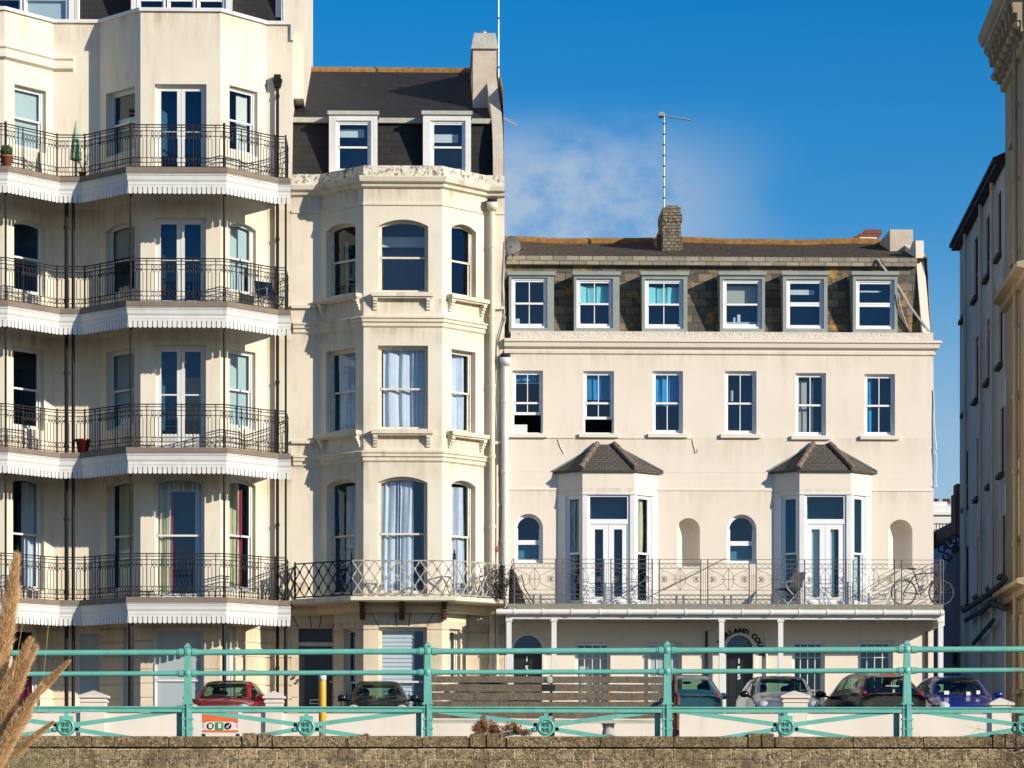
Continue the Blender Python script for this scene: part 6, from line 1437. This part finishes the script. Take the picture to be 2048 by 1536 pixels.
# bare shrub, bottom right corner
m=MB(); rg=random.Random(8); root=PC(2052,1600,36.6)
def br(p,d,l,r,k):
    pts=[p]; 
    for i in range(5): d=(d+Vector((rg.gauss(0,.16),rg.gauss(0,.12),rg.gauss(.02,.12)))).normalized(); pts.append(pts[-1]+d*l/5)
    m.tube(pts,r,5,r1=r*.4)
    if k>0:
        for i in range(3): br(pts[rg.choice((2,3,4,5))],(d+Vector((rg.gauss(0,.6),rg.gauss(0,.3),rg.gauss(0,.5)))).normalized(),l*.6,r*.5,k-1)
for i in range(7): br(Vector(root)+Vector((rg.uniform(-.05,.25),rg.uniform(-.1,.1),0)),Vector((rg.uniform(-.8,.3),0,rg.uniform(.6,1))).normalized(),rg.uniform(.5,.9),.008,2)
leaves(m,tuple(Vector(root)+Vector((.0,0,.45))),(.28,.2,.3),60,.045,seed=5,shell=0)
solo(m,'bare_shrub','twig','thin twiggy shrub in front of the sea wall at the bottom right corner','shrub',tuple(root))
# leafy tree out of the photo on the right whose shade dapples the wall
t=thing('tree','small seafront tree right of the photo beyond the shrub','tree',(PC(2230,1500,35.2).x,PC(2230,1500,35.2).y,-2.5))
q=PC(2230,1500,35.2); m=MB(); m.tube([(q.x,q.y,-2.5),(q.x+.1,q.y,-1.2),(q.x-.05,q.y,.0),(q.x,q.y,.7)],.09,8,r1=.03); rg=random.Random(2)
for i in range(16): a=rg.uniform(0,6.28); z=rg.uniform(-.9,.5); e=Vector((q.x+math.cos(a)*rg.uniform(.4,.8),q.y+math.sin(a)*.7,z+rg.uniform(.3,.8))); m.tube([(q.x,q.y,z),e],.03,5,r1=.008)
m.build('trunk','twig',t); m=MB()
for i in range(26): leaves(m,(q.x+rg.gauss(0,.45),q.y+rg.gauss(0,.4),rg.uniform(-.6,1.1)),(.22,.22,.18),55,.05,seed=i,shell=0)
m.build('crown','leaf_green',t)
# ================================================================ LIGHT, SKY, CAMERA
sdv=Vector((1.19,-1,.56)).normalized(); el=math.asin(sdv.z); az=math.atan2(sdv.x,sdv.y)
ld=bpy.data.lights.new('sun','SUN'); ld.energy=4.9; ld.angle=R(.5); ld.color=(1,.90,.755); lo=bpy.data.objects.new('sun',ld); COL.objects.link(lo); lo.rotation_euler=sdv.to_track_quat('Z','Y').to_euler(); lo.location=(40,-60,40)
W=bpy.data.worlds.new('World'); S.world=W; W.use_nodes=True; t=W.node_tree; bg=t.nodes['Background']
sk=N(t,'ShaderNodeTexSky'); sk.sky_type='NISHITA'; sk.sun_disc=False; sk.sun_elevation=el; sk.sun_rotation=az; sk.air_density=1.0; sk.dust_density=.3; sk.ozone_density=3.; sk.altitude=200
hs=N(t,'ShaderNodeHueSaturation'); hs.inputs['Saturation'].default_value=SKY_SAT; hs.inputs['Value'].default_value=1.12; hs.inputs['Hue'].default_value=SKY_HUE
L(t,sk.outputs[0],hs.inputs['Color'])
tc=N(t,'ShaderNodeTexCoord'); sp=N(t,'ShaderNodeSeparateXYZ'); L(t,tc.outputs['Generated'],sp.inputs[0])
def mth(op,a,b):
    m=N(t,'ShaderNodeMath',operation=op)
    for i,x in enumerate((a,b)):
        if isinstance(x,(int,float)): m.inputs[i].default_value=x
        else: L(t,x,m.inputs[i])
    return m.outputs[0]
def mr(a,f0,f1,t0=0,t1=1):
    m=N(t,'ShaderNodeMapRange',interpolation_type='SMOOTHSTEP'); L(t,a,m.inputs[0]); 
    for i,x in enumerate((f0,f1,t0,t1)): m.inputs[i+1].default_value=x
    return m.outputs[0]
# cloud bank low over the roofs and thin haze near the horizon, in direction space
nz=N(t,'ShaderNodeTexNoise'); nz.inputs['Scale'].default_value=17; nz.inputs['Detail'].default_value=7; nz.inputs['Roughness'].default_value=.62
mp=N(t,'ShaderNodeMapping'); mp.inputs['Scale'].default_value=(1,1,1.3); mp.inputs['Location'].default_value=(.52,.2,.32); L(t,tc.outputs['Generated'],mp.inputs[0]); L(t,mp.outputs[0],nz.inputs['Vector'])
yy=mth('MAXIMUM',mth('ABSOLUTE',sp.outputs['Y'],0),.05); uu=mth('DIVIDE',sp.outputs['X'],yy); vv=mth('DIVIDE',sp.outputs['Z'],yy)
bank=mth('MULTIPLY',mth('MULTIPLY',mr(uu,-.05,.01),mr(uu,.05,.135,1,0)),mr(vv,.202,.238,1,0))
d1_=mth('MULTIPLY',mth('MULTIPLY',bank,mr(nz.outputs[0],.38,.58,.22,1)),1.05)
low=mth('MULTIPLY',mth('MULTIPLY',mr(vv,.10,.20,1,0),mr(nz.outputs[0],.25,.6,.5,1)),.55)
oth=mth('MULTIPLY',mth('MULTIPLY',mr(mth('ABSOLUTE',mth('SUBTRACT',uu,.05),0),.25,.6),mr(nz.outputs[0],.5,.68)),.5)
den=mth('MINIMUM',mth('ADD',mth('ADD',d1_,low),oth),.85)
cl=N(t,'ShaderNodeMix',data_type='RGBA'); L(t,den,cl.inputs[0]); L(t,hs.outputs[0],cl.inputs[6]); cl.inputs[7].default_value=CLOUD
L(t,cl.outputs[2],bg.inputs[0]); bg.inputs[1].default_value=SKY_STR
cd=bpy.data.cameras.new('camera'); cm=bpy.data.objects.new('camera',cd); COL.objects.link(cm); S.camera=cm
cm.location=(0,-D0,ZC); cm.rotation_euler=(R(90),0,-YAW); cd.sensor_width=36; cd.lens=F/2048*36; cd.shift_y=(HY-768)/2048; cd.clip_end=6000; cd.clip_start=.5
S.render.engine='CYCLES'; S.render.resolution_x=1024; S.render.resolution_y=768
S.view_settings.view_transform='Standard'; S.view_settings.look='None'; S.view_settings.exposure=EXPO; S.view_settings.gamma=1
S.cycles.max_bounces=8; S.cycles.transparent_max_bounces=12; S.cycles.caustics_reflective=False; S.cycles.caustics_refractive=False
